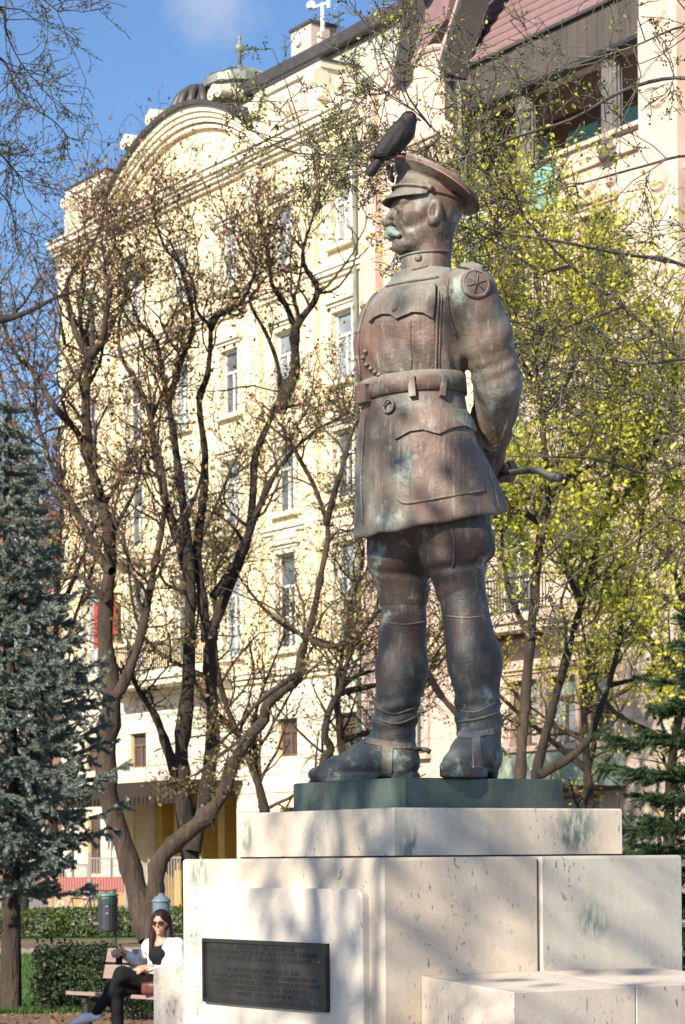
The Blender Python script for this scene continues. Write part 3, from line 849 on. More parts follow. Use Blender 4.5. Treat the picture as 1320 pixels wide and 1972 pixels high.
patch('belt_buckle', [(697, 742), (716, 738), (717, 774), (698, 779)], .030, step=6, parent=belt)
patch('belt_keeper', [(789, 726), (801, 724), (803, 765), (791, 767)], .026, step=6, parent=belt)
patch('belt_loop', [(848, 724), (856, 726), (853, 766), (845, 764)], .026, step=6, parent=belt)

# breast pocket with a scalloped, buttoned flap
pk = patch('breast_pocket', [(722, 592), (835, 585), (838, 700), (830, 712), (742, 716), (730, 708)], .0045, step=9)
fl = patch('pocket_flap', [(748, 563), (790, 556), (842, 551), (838, 582), (833, 614), (815, 604), (797, 604), (781, 611), (767, 617), (755, 609), (740, 609), (727, 615), (717, 624), (722, 600), (733, 578)], .020, step=7)
h, nn = hit(765, 600); MB().cyl(np.array(h + nn * .010), np.array(h + nn * .026), .017, .012, 14).build('button', M['bronze'], fl, True)
patch('pleat', [(778, 618), (792, 618), (793, 712), (781, 713)], .009, step=8)
for (px, py) in ((688, 640), (687, 690), (695, 590)):
    h, nn = hit(px + 4, py)
    if h is not None: MB().cyl(np.array(h - nn * .004), np.array(h + nn * .014), .016, .010, 12).build('button', M['bronze'], tunic_o, True)
# medal ribbons above the pocket, Sam Browne edge, seams
seam('ribbon_bar', [(744, 553), (780, 545), (820, 539), (846, 534)], .0075)
seam('ribbon_bar', [(750, 560), (790, 551), (830, 547)], .0055)
seam('side_seam', [(846, 560), (842, 620), (840, 680), (838, 728)], .0065)
seam('side_seam', [(852, 570), (848, 625), (846, 680), (844, 728)], .0045)
seam('armhole_seam', [(868, 520), (862, 560), (866, 610), (880, 650)], .006)
seam('front_edge', [(724, 560), (704, 600), (693, 640), (692, 690), (697, 735)], .007)
seam('shoulder_seam', [(795, 520), (830, 512), (870, 508), (905, 512)], .006)
# decorations hanging by the front edge
for i, (px, py) in enumerate(((702, 690), (708, 704), (716, 712), (724, 718), (733, 722), (706, 678))):
    h, nn = hit(px, py)
    MB().lathe([(.002, -.006), (.012, -.004), (.013, .003), (.006, .010), (.001, .012)], tuple(h + nn * .006), 9).build('medal', M['bronze'], st, True)
# skirt pockets
patch('skirt_pocket', [(765, 846), (792, 831), (815, 829), (846, 836), (870, 826), (893, 823), (912, 834), (930, 910), (933, 945), (858, 957), (796, 968), (775, 966), (764, 957), (762, 905)], .0050, step=9)
sf = patch('pocket_flap', [(770, 800), (835, 789), (892, 791), (906, 812), (912, 833), (893, 822), (870, 826), (846, 838), (815, 829), (792, 832), (764, 848), (765, 822)], .017, step=7)
seam('pocket_edge', [(764, 957), (775, 967), (796, 968), (858, 957), (935, 945)], .0065)
seam('front_edge', [(704, 800), (700, 860), (697, 930), (700, 1010)], .007)
seam('side_seam', [(940, 900), (952, 940), (962, 985)], .006)
# shoulder strap and round sleeve badge
patch('epaulette', [(862, 503), (900, 507), (928, 517), (924, 528), (900, 520), (864, 514)], .014, step=6)
def disc_on(px, py, r, th, name, parent=None):
    h, nn = hit(px, py); n = np.array(nn); e1 = np.cross(n, (0, 0, 1)); e1 /= np.linalg.norm(e1); e2 = np.cross(n, e1)
    h = np.array(h); v = []; k = 28; prof = [(0.0, th * .55), (.80, th * .55), (.84, th), (.97, th), (1.0, th * .4), (1.0, -.012)]
    for (q, z) in prof[1:]:
        for i in range(k):
            t = 2 * np.pi * i / k; v.append(h + r * q * (np.cos(t) * e1 + np.sin(t) * e2) + n * z - n * (r * q) ** 2 * 2.2)
    f = [tuple(range(k))] + [(j * k + i, (j + 1) * k + i, (j + 1) * k + (i + 1) % k, j * k + (i + 1) % k) for j in range(len(prof) - 2) for i in range(k)]
    o = part(name, v, f, M['bronze'], parent or st, False)
    m = MB()
    for a in range(3):
        t = a * math.pi / 3 + .3; u_ = math.cos(t) * e1 + math.sin(t) * e2
        m.tube([h - u_ * r * .72 + n * (th * .5 - .004), h + n * th * .62, h + u_ * r * .72 + n * (th * .5 - .003)], .0020, 5)
    m.build('badge_relief', M['bronze'], o, True)
disc_on(918, 545, .062, .0075, 'shoulder_badge')
# stand collar
def collar():
    n = 60; rr = []
    for (z, r_, o) in ((2.085, 1.10, 0), (2.13, 1.03, .0), (2.178, 1.0, .0), (2.183, .97, 0), (2.15, .93, 0)):
        t = np.arange(n) * 2 * np.pi / n
        x = -.012 + (.105 * r_) * np.cos(t); y = .010 + (.101 * r_) * np.sin(t)
        rr.append(np.stack([x, y, z - .10 * (x + .02) * 1.0 + 0.012], 1))
    return lathe_rings(rr, False, False)
v_, f_ = collar(); co = part('collar', v_, f_, M['bronze'], st, True)
bvh_c = BVHTree.FromPolygons([Vector(p) for p in v_], f_)
MB().tube([(-.012 + .107 * math.cos(t), .010 + .103 * math.sin(t), 2.182 - .10 * .107 * math.cos(t) + .012) for t in np.linspace(0, 2 * np.pi, 50)], .0055, 6).build('collar_edge', M['bronze'], co, True)
h, nn = hit(806, 497, bvh_c)
if h is not None: MB().cyl(np.array(h), np.array(h + nn * .010), .017, .012, 10).build('collar_badge', M['bronze'], co, True)
# breeches and boot details
seam('side_seam', [(868, 1010), (876, 1050), (872, 1095)], .005, bvh_l)
for pts, r_ in (([(736, 1197), (780, 1203), (824, 1196)], .004), ([(858, 1186), (905, 1190), (954, 1182)], .004)):
    seam('boot_top_edge', pts, r_, bvh_l)
seam('boot_fold', [(726, 1362), (760, 1376), (800, 1362)], .0055, bvh_l); seam('boot_fold', [(722, 1384), (765, 1394), (806, 1378)], .0055, bvh_l)
seam('boot_fold', [(876, 1366), (915, 1372), (956, 1352)], .0055, bvh_l); seam('boot_fold', [(880, 1390), (920, 1384), (958, 1372)], .005, bvh_l)
patch('spur_strap', [(707, 1421), (730, 1424), (768, 1430), (802, 1431), (803, 1442), (768, 1442), (728, 1436), (704, 1432)], .0055, bvh_b, step=6, parent=boot_r)
patch('spur_strap', [(737, 1434), (757, 1436), (755, 1490), (734, 1489)], .005, bvh_b, step=6, parent=boot_r)
patch('spur_strap', [(873, 1408), (905, 1412), (950, 1402), (952, 1413), (905, 1423), (872, 1419)], .0055, bvh_b, step=6, parent=boot_l)
patch('spur_strap', [(908, 1418), (924, 1416), (927, 1478), (911, 1480)], .005, bvh_b, step=6, parent=boot_l)
for an, hd, bo in ((ANR, HR, boot_r), (ANL, HL, boot_l)):
    b = np.array([an[0], an[1], 0]); dv = np.array([math.cos(hd), math.sin(hd), 0]); sd = np.array([-dv[1], dv[0], 0])
    m = MB().tube([b - dv * .02 + sd * .078 + (0, 0, .135), b - dv * .10 + sd * .045 + (0, 0, .14), b - dv * .128 + (0, 0, .142), b - dv * .10 - sd * .045 + (0, 0, .14), b - dv * .02 - sd * .078 + (0, 0, .135)], .0085, 6)
    m.tube([b - dv * .125 + (0, 0, .142), b - dv * .150 + (0, 0, .138), b - dv * .168 + (0, 0, .128)], [.010, .012, .011], 8)
    m.build('spur', M['bronze'], bo, True)
# riding crop held behind his back: a thing in the hand
crop = empty('riding_crop', 'green bronze riding crop sticking out behind the statue at its coat tails', 'riding crop', ST, STROT)
cp = [(-.335, -.10, 1.29), (-.340, .10, 1.298), (-.345, .26, 1.290), (-.348, .325, 1.280), (-.352, .36, 1.262), (-.356, .405, 1.245), (-.358, .452, 1.236)]
MB().tube(smooth_path(cp, 4), np.interp(np.linspace(0, 1, 25), [0, .5, .62, .9, 1], [.012, .014, .015, .018, .016]), 10).build('shaft', M['bronze_boot_shaded'], crop, True)
e0 = np.array(cp[-1]); dv = e0 - np.array(cp[-2]); dv /= np.linalg.norm(dv)
MB().cyl(e0 - dv * .012, e0 + dv * .010, .020, .018, 12).build('end_knob', M['bronze_green'], crop, True)

# cast bronze plinth under the boots
pl = MB()
hb = .407
def bevel_slab(m, x0, x1, y0, y1, z0, z1, b):
    """box with a bevelled upper rim and bevelled upright edges"""
    def ringp(i, z, c):
        a0, a1, c0, c1 = x0 + i, x1 - i, y0 + i, y1 - i
        return [(a0 + c, c0, z), (a1 - c, c0, z), (a1, c0 + c, z), (a1, c1 - c, z), (a1 - c, c1, z), (a0 + c, c1, z), (a0, c1 - c, z), (a0, c0 + c, z)]
    rs = [ringp(0, z0, b), ringp(0, z1 - b, b), ringp(b * .3, z1 - b * .3, b * .8), ringp(b, z1, b * .5)]
    v = [p for r_ in rs for p in r_]; f = [tuple(range(7, -1, -1)), tuple(range(24, 32))]
    for i in range(3):
        for k in range(8): f.append((i * 8 + k, i * 8 + (k + 1) % 8, (i + 1) * 8 + (k + 1) % 8, (i + 1) * 8 + k))
    return m.raw(v, f)
pls = empty('bronze_plinth', 'low square green bronze plinth under the statue\'s boots', 'plinth', ST - (0, 0, .125), AX)
bevel_slab(MB(), -hb, hb, -hb, hb, 0, .124, .010).build('plinth_block', M['bronze_green'], pls)
# ------------------------------------------------------------------ ground
def sheet(name, pts, z, m):
    o = part(name, [(x, y, z) for x, y in pts], [tuple(range(len(pts)))], m); o['kind'] = 'structure'; return o
M['lawn'] = mat('lawn', (0.040, 0.085, 0.020), (0.070, 0.130, 0.032), 0.9, 0.95, 0.4, 30, c3=(0.10, 0.085, 0.04), scale3=0.6, lo3=0.62, hi3=0.8)
M['soil'] = mat('bare_soil', (0.13, 0.082, 0.050), (0.21, 0.145, 0.090), 1.5, 0.95, 0.5, 25, c3=(0.06, 0.08, 0.03), scale3=1.2, lo3=0.6, hi3=0.75)
M['gravel'] = mat('pale_gravel', (0.36, 0.31, 0.25), (0.28, 0.24, 0.19), 6, 0.95, 0.5, 40)
M['asphalt'] = mat('asphalt', (0.05, 0.05, 0.052), (0.07, 0.068, 0.066), 3, 0.9, 0.3, 60)
M['paving'] = mat('grey_paving', (0.22, 0.20, 0.18), (0.28, 0.26, 0.23), 1.5, 0.9, 0.3, 30)
sheet('ground', [(-900, -500), (900, -500), (900, 1500), (-900, 1500)], -0.012, M['paving'])
sheet('lawn', [(-60, 26.4), (60, 26.4), (60, 43.4), (-60, 43.4)], 0.0, M['lawn'])
sheet('gravel_path', [(-60, 43.4), (60, 43.4), (60, 46.6), (-60, 46.6)], -0.004, M['gravel'])
sheet('lawn', [(-60, 46.6), (60, 46.6), (60, 54), (-60, 54)], 0.0, M['lawn'])
sheet('soil_strip', [(-60, 20.5), (60, 20.5), (60, 26.4), (-60, 26.4)], -0.002, M['soil'])
sheet('soil_bed', [(-60, 46.9), (60, 46.9), (60, 50.6), (-60, 50.6)], 0.004, M['soil'])
road_c = [(-.5561 * s + .8311 * o, .8311 * s + .5561 * o) for s, o in ((0, FC - 12), (0, FC - 3.4), (170, FC - 3.4), (170, FC - 12))]
sheet('street', road_c, -0.008, M['asphalt'])

# ------------------------------------------------------------------ pedestal
PEDL = np.array([0.354, 9.96, 0.0])
warm, warm2 = (0.73, 0.62, 0.49), (0.67, 0.555, 0.435)
cool, cool2 = (0.67, 0.61, 0.52), (0.60, 0.55, 0.465)
ped = empty('stone_pedestal', 'large pale travertine pedestal with stepped top carrying the bronze officer', 'pedestal', PEDL, AX)
S1 = stone_mat('warm_travertine', warm, warm2, [(.60, .76, 1.64, .13, .12)], .64)
S2 = stone_mat('pitted_travertine', cool, cool2, [(-.75, -.27, 1.44, .10, .09), ], .615, .15)
S3 = stone_mat('grey_travertine', cool, warm2, [(-.578, -.33, 1.80, .15, .16), (-.578, .50, 1.75, .06, .10), (.5, .578, 1.8, .07, .10)], .635, .18)
S4 = stone_mat('panel_travertine', (0.66, 0.60, 0.53), (0.60, 0.54, 0.47), [], .635, .06)
S5 = stone_mat('rosy_travertine', (0.68, 0.585, 0.495), (0.61, 0.52, 0.435), [], .625)
M['mortar'] = mat('dark_joint', (0.05, 0.06, 0.05), (0.09, 0.10, 0.085), 12, 0.95)
bevel_slab(MB(), -.75, .75, .003, .75, -.05, 1.70, .012).build('stone_block', S1, ped)
bevel_slab(MB(), -.75, .75, -.75, -.003, -.05, 1.70, .012).build('stone_block', S2, ped)
MB().box(-.735, .735, -.004, .004, 0, 1.685).build('joint', M['mortar'], ped)
MB().box(-.568, .568, -.568, .568, 1.699, 1.708).build('joint', M['mortar'], ped)
bevel_slab(MB(), -.578, .578, -.578, .578, 1.707, 1.892, .008).build('top_slab', S3, ped)
for sg in (-1, 1):
    for (y0, y1) in ((.0012, .576), (-.576, -.0012)):
        m = MB(); b = .004
        bevel_slab(m, min(sg * .752, sg * 1.318), max(sg * .752, sg * 1.318), y0, y1, -.05, 1.25, b)
        m.v = [(x, y, z - (abs(x) - .75) * .065 if z > .5 else z) for x, y, z in m.v]
        m.build('side_block', S5, ped)
def rounded(x0, x1, z0, z1, r, n=6):
    p = []
    for (cx, cz, a0) in ((x1 - r, z0 + r, -90), (x1 - r, z1 - r, 0), (x0 + r, z1 - r, 90), (x0 + r, z0 + r, 180)):
        for k in range(n + 1):
            a = R(a0 + 90 * k / n); p.append((cx + r * math.cos(a), cz + r * math.sin(a)))
    return p
m = MB()
o1, o2 = rounded(-.662, .655, .22, 1.582, .035), rounded(-.654, .647, .228, 1.574, .030)
n = len(o1)
m.raw([(x, .748, z) for x, z in o1] + [(x, .779, z) for x, z in o1] + [(x, .787, z) for x, z in o2],
      [(i, n + i, n + (i + 1) % n, (i + 1) % n) for i in range(n)] + [(n + i, 2 * n + i, 2 * n + (i + 1) % n, n + (i + 1) % n) for i in range(n)] + [tuple(range(3 * n - 1, 2 * n - 1, -1))])
m.build('raised_panel', S4, ped)
# dark plaque; its lettering is worn past reading
plq = empty('bronze_plaque', 'dark rectangular bronze plaque with worn raised lettering on the pedestal front', 'plaque', PEDL, AX)
x0, x1, z0, z1, yy = -.445, .488, 1.108, 1.370, .787
MB().box(x0, x1, yy, yy + .012, z0, z1).build('plate', M['plaque'], plq)
m = MB()
for (a, b, c, d) in ((x0, x1, z1 - .013, z1 + .001), (x0, x1, z0 - .001, z0 + .013), (x0 - .001, x0 + .013, z0 + .013, z1 - .013), (x1 - .013, x1 + .001, z0 + .013, z1 - .013)):
    m.box(a, b, yy, yy + .020, c, d)
m.build('border', M['plaque'], plq)
m = MB(); rr = random.Random(3)
for i, (wd, h) in enumerate(((.52, .017), (.80, .019), (.72, .018), (.0, 0), (.56, .017), (.78, .015), (.80, .015), (.62, .015), (.42, .014))):
    z = z1 - .036 - i * .0235; x = .022 + wd / 2
    while x > .022 - wd / 2 and wd:
        if rr.random() < .17: x -= h * .8; continue
        lw = h * rr.choice((.45, .6, .65, .75)); k = rr.randrange(5); y0, y1 = yy + .0115, yy + .0145; t = h * .17
        m.box(x - t, x, y0, y1, z, z + h)
        if k in (0, 1, 4): m.box(x - lw, x - lw + t, y0, y1, z, z + h)
        if k in (0, 2, 3): m.box(x - lw, x - t, y0, y1 - .0003, z + h - t, z + h)
        if k in (1, 2): m.box(x - lw, x - t, y0, y1 - .0003, z, z + t)
        if k in (1, 3, 4): m.box(x - lw + (t if k != 3 else 0), x - t, y0, y1 - .0004, z + h * .45, z + h * .45 + t)
        x -= lw + h * .28
m.build('lettering', M['letters'], plq, kind='stuff')
m = MB()
for (x, z) in ((x0 + .05, z1 - .07), (x0 + .10, z0 + .035)): m.cyl((x, yy + .011, z), (x, yy + .017, z), .0035, .003, 8)
m.build('rivets', M['steel'], plq)

# ------------------------------------------------------------------ houses
def house(name, label, s0, cat='building'):
    return empty(name, label, cat, U * s0 + V * FC, AX)
def wall_mesh(x0, x1, z0, z1, ops, reveal=.30, y=0.0):
    xs = sorted({x0, x1, *[o[0] for o in ops], *[o[1] for o in ops]}); zs = sorted({z0, z1, *[o[2] for o in ops], *[o[3] for o in ops]})
    xs = [x for x in xs if x0 <= x <= x1]; zs = [z for z in zs if z0 <= z <= z1]
    v, f = [], []
    def q(a, b, c, d): n = len(v); v.extend([a, b, c, d]); f.append((n, n + 1, n + 2, n + 3))
    for i in range(len(xs) - 1):
        for j in range(len(zs) - 1):
            cx, cz = (xs[i] + xs[i + 1]) / 2, (zs[j] + zs[j + 1]) / 2
            if any(o[0] < cx < o[1] and o[2] < cz < o[3] for o in ops): continue
            q((xs[i + 1], y, zs[j]), (xs[i], y, zs[j]), (xs[i], y, zs[j + 1]), (xs[i + 1], y, zs[j + 1]))
    for (a, b, c, d) in ops:
        q((a, y, c), (a, y - reveal, c), (a, y - reveal, d), (a, y, d)); q((b, y - reveal, c), (b, y, c), (b, y, d), (b, y - reveal, d))
        q((a, y, d), (a, y - reveal, d), (b, y - reveal, d), (b, y, d)); q((a, y - reveal, c), (a, y, c), (b, y, c), (b, y - reveal, c))
    return v, f
_win = {}
def window(parent, x, z, w, h, frame='win_white', pane='glass', y=-.16, transom=.68, surround=None, sill=True, head=True, style=0):
    key = (w, h, frame, pane, transom, surround, sill, head, style)
    if key not in _win:
        m = MB(); t = .085
        m.box(-w / 2, -w / 2 + t, -.05, .03, 0, h); m.box(w / 2 - t, w / 2, -.05, .03, 0, h)
        m.box(-w / 2 + t, w / 2 - t, -.05, .03, h - t, h); m.box(-w / 2 + t, w / 2 - t, -.05, .03, 0, t)
        m.box(-.05, .05, -.045, .035, t, h * transom - .04); m.box(-w / 2 + t, w / 2 - t, -.045, .04, h * transom - .04, h * transom + .04)
        if h > 2.4: m.box(-w / 2 + t, w / 2 - t, -.04, .03, h * .33, h * .33 + .05)
        fr = m.mesh('window', M[frame])
        p = MB()
        for (a, b, c, d) in ((-w / 2 + t, -.05, t, h * transom - .04), (.05, w / 2 - t, t, h * transom - .04), (-w / 2 + t, w / 2 - t, h * transom + .04, h - t)):
            p.box(a, b, -.035, -.02, c, d)
        pn = p.mesh('pane', M[pane])
        sr = None
        if surround:
            s = MB(); e = .16
            s.box(-w / 2 - e, -w / 2, 0, .07, -.02, h + e); s.box(w / 2, w / 2 + e, 0, .07, -.02, h + e); s.box(-w / 2, w / 2, 0, .07, h, h + e)
            if head:
                s.box(-w / 2 - e - .10, w / 2 + e + .10, 0, .22, h + e + .10, h + e + .22); s.box(-w / 2 - e - .02, w / 2 + e + .02, 0, .13, h + e, h + e + .10)
                if style: s.box(-w / 2 - .05, w / 2 + .05, 0, .09, h + e + .30, h + e + .55)
            if sill: s.box(-w / 2 - e - .06, w / 2 + e + .06, 0, .20, -.16, -.02)
            sr = s.mesh('window_surround', M[surround])
        _win[key] = (fr, pn, sr)
    fr, pn, sr = _win[key]
    o = link('window', fr, parent, (x, y, z)); link('pane', pn, o)
    if sr: link('window_surround', sr, parent, (x, .002, z))
    return o

# yellow house
S0 = 58.75
yh = house('yellow_house', 'cream yellow apartment house with a curved gable, parapet piers and tall windows', S0)
cols = [59.95, 63.25, 66.55, 69.75, 72.95, 76.3]
ops = []; wins = []
for c in cols:
    x = c - S0
    for (zb, h, w, st_) in ((8.3, 3.0, 1.15, 1), (12.6, 2.1, 1.10, 1), (16.2, 2.1, 1.10, 0), (20.35, 1.9, 1.05, 0)):
        ops.append((x - w / 2, x + w / 2, zb, zb + h)); wins.append((x, zb, w, h, st_))
    if c not in (69.75, 66.55): ops.append((x - .55, x + .55, 4.9, 6.1)); wins.append((x, 4.9, 1.1, 1.2, -1))
    if c in (59.95, 63.25, 76.3): ops.append((x - .5, x + .5, 1.2, 3.3)); wins.append((x, 1.2, 1.0, 2.1, -1))
XR = 78.7 - S0
ops.append((66.4 - S0, 73.9 - S0, 0.0, 3.95))
v_, f_ = wall_mesh(0, XR, 0, 24.3, ops)
part('wall', v_, f_, M['plaster_y'], yh)
MB().box(0, XR, -13, -.32, 4.0, 24.3).box(0, 66.3 - S0, -13, -.32, 0, 3.998).box(74.0 - S0, XR, -13, -.32, 0, 3.998).box(66.3 - S0 + .002, 74.0 - S0 - .002, -13, -2.05, 0, 3.998).build('house_body', M['plaster_c'], yh)
wr = random.Random(4)
for (x, zb, w, h, s_) in wins:
    window(yh, x, zb, w, h, surround=None if s_ < 0 else 'plaster_c', style=max(s_, 0), transom=.66, frame='win_brown' if s_ < 0 else 'win_white', pane='dark_in' if s_ < 0 else wr.choice(('glass', 'glass_dark', 'glass_lace')))
# ground floor: courses of rusticated stone, cut round the openings
for k in range(12):
    z0, z1 = .35 + k * .575, .35 + k * .575 + .545
    cut = sorted([(o[0] - .12, o[1] + .12) for o in ops if o[2] < z1 and o[3] > z0])
    x = 0.0; m = MB()
    for a, b in cut + [(XR, XR)]:
        if a > x + .1: m.box(x, min(a, XR), .001, .055, z0, z1)
        x = max(x, b)
    m.build('stone_course', M['plaster_c'], yh, kind='stuff')
def band(par, x0, x1, z0, steps, m_, name='cornice'):
    m = MB(); z = z0
    for (h, o) in steps: m.box(x0, x1, .003, o, z, z + h); z += h
    return m.build(name, m_, par)
band(yh, -.02, XR, 7.32, ((.16, .12), (.14, .22), (.08, .28)), M['plaster_c'], 'string_course')
band(yh, -.02, XR, 11.95, ((.12, .10), (.10, .18)), M['plaster_c'], 'string_course')
band(yh, -.02, XR, 19.35, ((.12, .10), (.14, .18), (.06, .24)), M['plaster_c'], 'string_course')
band(yh, -.02, XR, 23.75, ((.12, .14), (.12, .26), (.10, .34), (.20, .44), (.06, .52)), M['plaster_c'], 'cornice')
for s in (61.6, 64.9, 74.7, 77.9):
    MB().box(s - S0 - .38, s - S0 + .38, .004, .16, 7.8, 23.7).build('pilaster', M['plaster_y'], yh)
    MB().box(s - S0 - .50, s - S0 + .50, .004, .26, 22.9, 23.6).box(s - S0 - .44, s - S0 + .44, .003, .20, 22.3, 22.9).build('pilaster_head', M['plaster_c'], yh)
# curved gable between two piers
xa, xb = 64.3 - S0, 74.1 - S0; xc, xw = (xa + xb) / 2, (xb - xa) / 2
def arc(r_off, n=30):
    out = []
    for i in range(n + 1):
        t = -1 + 2 * i / n
        z = 25.15 + 1.60 * (math.cos(t * 1.25) - math.cos(1.25)) / (1 - math.cos(1.25)) - .25 * (abs(t) ** 6) - r_off
        out.append((xc + t * xw, z))
    return out
def arcband(o0, o1, d0, d1, name, m_):
    a, b = arc(o0), arc(o1); n = len(a); v = []
    for y in (d0, d1): v += [(p[0], y, p[1]) for p in a] + [(p[0], y, p[1]) for p in b]
    f = []
    for i in range(n - 1):
        f += [(i, i + 1, n + i + 1, n + i), (2 * n + i, 3 * n + i, 3 * n + i + 1, 2 * n + i + 1), (i, 2 * n + i, 2 * n + i + 1, i + 1), (n + i, n + i + 1, 3 * n + i + 1, 3 * n + i)]
    f += [(0, n, 3 * n, 2 * n), (n - 1, 3 * n - 1, 4 * n - 1, 2 * n - 1)]
    return part(name, v, f, m_, yh)
a = arc(.05); n = len(a)
MB().prism([(xb, 24.3), (xa, 24.3)][::-1] + a[::-1], -1.2, .02).build('gable', M['plaster_y'], yh)
arcband(-.10, .04, -1.3, .62, 'gable_coping', M['roof_dark'])
arcband(.042, .26, .021, .46, 'gable_moulding', M['plaster_c']); arcband(.262, .42, .021, .38, 'gable_moulding', M['plaster_y']); arcband(.422, .58, .021, .30, 'gable_moulding', M['plaster_c'])
arcband(.66, .76, .021, .20, 'gable_moulding', M['plaster_c'])
for t in (-.62, -.12, .36):
    x = xc + t * xw; MB().box(x - .16, x + .16, .022, .12, 24.66, 25.35).build('gable_pier', M['plaster_c'], yh)
for t, z in ((.30, 27.0), (.66, 26.6), (-.55, 26.7)):
    x = xc + t * xw; m = MB()
    z -= .12
    for sx in (-.24, .24): m.cyl((x + sx, -.3, z), (x + sx, .55, z), .20, .20, 14); m.cyl((x + sx, .55, z), (x + sx, .62, z), .12, .08, 10)
    m.cyl((x, -.28, z + .10), (x, .6, z + .10), .17, .17, 12)
    m.build('scroll', M['plaster_c'], yh)
for (s0_, s1_) in ((60.5, 64.2), (74.2, 77.2)):
    a, b = s0_ - S0, s1_ - S0
    m = MB().box(a, b, -1.0, .30, 24.3, 25.75).box(a - .08, b + .08, -1.05, .42, 25.75, 25.95)
    m.build('parapet_pier', M['plaster_c'], yh)
    MB().box(a - .12, b + .12, -1.1, .48, 25.952, 26.02).build('pier_flashing', M['roof_dark'], yh)
    for x in (a + .25, b - .25):
        m = MB().cyl((x - .28, .36, 25.45), (x + .28, .36, 25.45), .30, .30, 16).box(x - .22, x + .22, .30, .52, 24.35, 25.2)
        m.build('scroll', M['plaster_c'], yh)
    MB().box(a + .75, b - .75, .30, .36, 24.6, 25.5).cyl(((a + b) / 2, .36, 25.05), ((a + b) / 2, .44, 25.05), .34, .24, 14).build('cartouche', M['stucco_w'], yh)
MB().box(0, 60.4 - S0, -.8, .25, 24.3, 24.85).build('parapet', M['plaster_c'], yh)
for x in (.5, 1.6):
    MB().cyl((x - .2, .30, 24.95), (x + .2, .30, 24.95), .26, .26, 14).build('scroll', M['plaster_c'], yh)
# grey sheet mansard with its dark gutter line
xm0, xm1 = -3.5, 70.0 - S0
MB().hexa([(xm0, -.9, 24.3), (xm1, -.9, 24.3), (xm1, -3.5, 24.3), (xm0, -3.5, 24.3), (xm0, -2.2, 27.72), (xm1, -2.2, 27.72), (xm1, -3.5, 27.72), (xm0, -3.5, 27.72)]).build('roof', M['roof_grey'], yh)
MB().box(xm0, xm1 + .05, -3.6, -1.75, 27.722, 27.84).box(xm0, xm1 + .05, -2.0, -1.7, 27.45, 27.72).build('roof_gutter', M['roof_dark'], yh)
for x in np.arange(xm0 + .8, xm1, 1.15):
    MB().hexa([(x - .02, -.86, 24.4), (x + .02, -.86, 24.4), (x + .02, -1.0, 24.4), (x - .02, -1.0, 24.4), (x - .02, -2.14, 27.44), (x + .02, -2.14, 27.44), (x + .02, -2.3, 27.44), (x - .02, -2.3, 27.44)]).build('roof_seam', M['roof_grey'], yh)
MB().tube([(.35, .12, 23.6), (.35, .12, 7.7), (.35, .36, 7.5), (.35, .36, 7.25), (.35, .12, 7.0), (.35, .12, 0)], .07, 8).build('downpipe', M['copper'], yh, True)
# balconies
def balcony(par, x0, x1, z, depth, m_, rail_h=1.0, name='balcony'):
    b = MB().box(x0, x1, .03, depth, z - .22, z).box(x0 + .08, x1 - .08, .03, depth - .1, z - .42, z - .221).build(name, m_, par)
    r_ = MB().box(x0, x1, depth - .06, depth - .02, z + rail_h - .05, z + rail_h).box(x0, x1, depth - .06, depth - .02, z + .08, z + .12)
    for x in np.arange(x0 + .02, x1, .13): r_.box(x, x + .025, depth - .052, depth - .027, z + .12, z + rail_h - .05)
    for xe in (x0, x1 - .04): r_.box(xe, xe + .04, .05, depth - .06, z + rail_h - .05, z + rail_h)
    r_.build('railing', M['iron'], b)
    for x in (x0 + .3, x1 - .5): MB().prism([(.03, z - .43), (.03, z - 1.05), (.14, z - 1.05), (depth - .25, z - .52), (depth - .25, z - .43)], x, x + .2, 'x').build('bracket', m_, b)
    return b
balcony(yh, 66.2 - S0, 73.4 - S0, 7.95, 1.35, M['plaster_c'])
balcony(yh, 65.6 - S0, 67.6 - S0, 12.5, 1.0, M['plaster_c'])
balcony(yh, 72.0 - S0, 74.0 - S0, 12.5, 1.0, M['plaster_c'])
# entrance with iron canopy and ochre walls
xe0, xe1 = 66.4 - S0, 73.9 - S0
pt = MB().box(xe0, xe1, -2.0, -1.9, 0, 3.95).build('entrance_wall', M['ochre'], yh)
MB().box(xe0 - .5, xe1 + .5, .06, 2.3, 4.10, 4.25).box(xe0 - .5, xe1 + .5, 2.22, 2.32, 3.75, 4.10).build('entrance_canopy', M['canopy_brown'], yh)
m = MB()
for x in np.arange(xe0 - .4, xe1 + .5, .28): m.box(x, x + .14, 2.25, 2.34, 3.5, 3.75)
m.build('canopy_fringe', M['canopy_brown'], yh)
for x in (xe0 + .25, xe0 + 1.6, xe0 + 3.0, xe1 - 3.0, xe1 - 1.5, xe1 - .2):
    MB().box(x - .22, x + .22, -1.9, -1.2, 0, 3.9).build('entrance_pier', M['ochre'], yh)
for x in (xe0 - .2, xe1 + .2): MB().cyl((x, 2.0, 0), (x, 2.0, 3.75), .05, .05, 8).build('canopy_post', M['iron'], yh)
for (a, b) in ((xe0 + .5, xe0 + 1.35), (xe1 - 2.75, xe1 - 1.75)):
    MB().box(a, b, -1.88, -1.80, 0, 2.6).build('door', M['win_brown'], yh)
# arched niche beside the entrance
for sx in (61.6,):
    x = sx - S0; arcp = [(x + .95 * math.cos(t), 4.0 + .95 * math.sin(t)) for t in np.linspace(0, math.pi, 15)]
    MB().tube([(x + .95, .06, 1.2)] + [(a, .06, b) for a, b in arcp] + [(x - .95, .06, 1.2)], .11, 8).build('niche_arch', M['plaster_c'], yh)
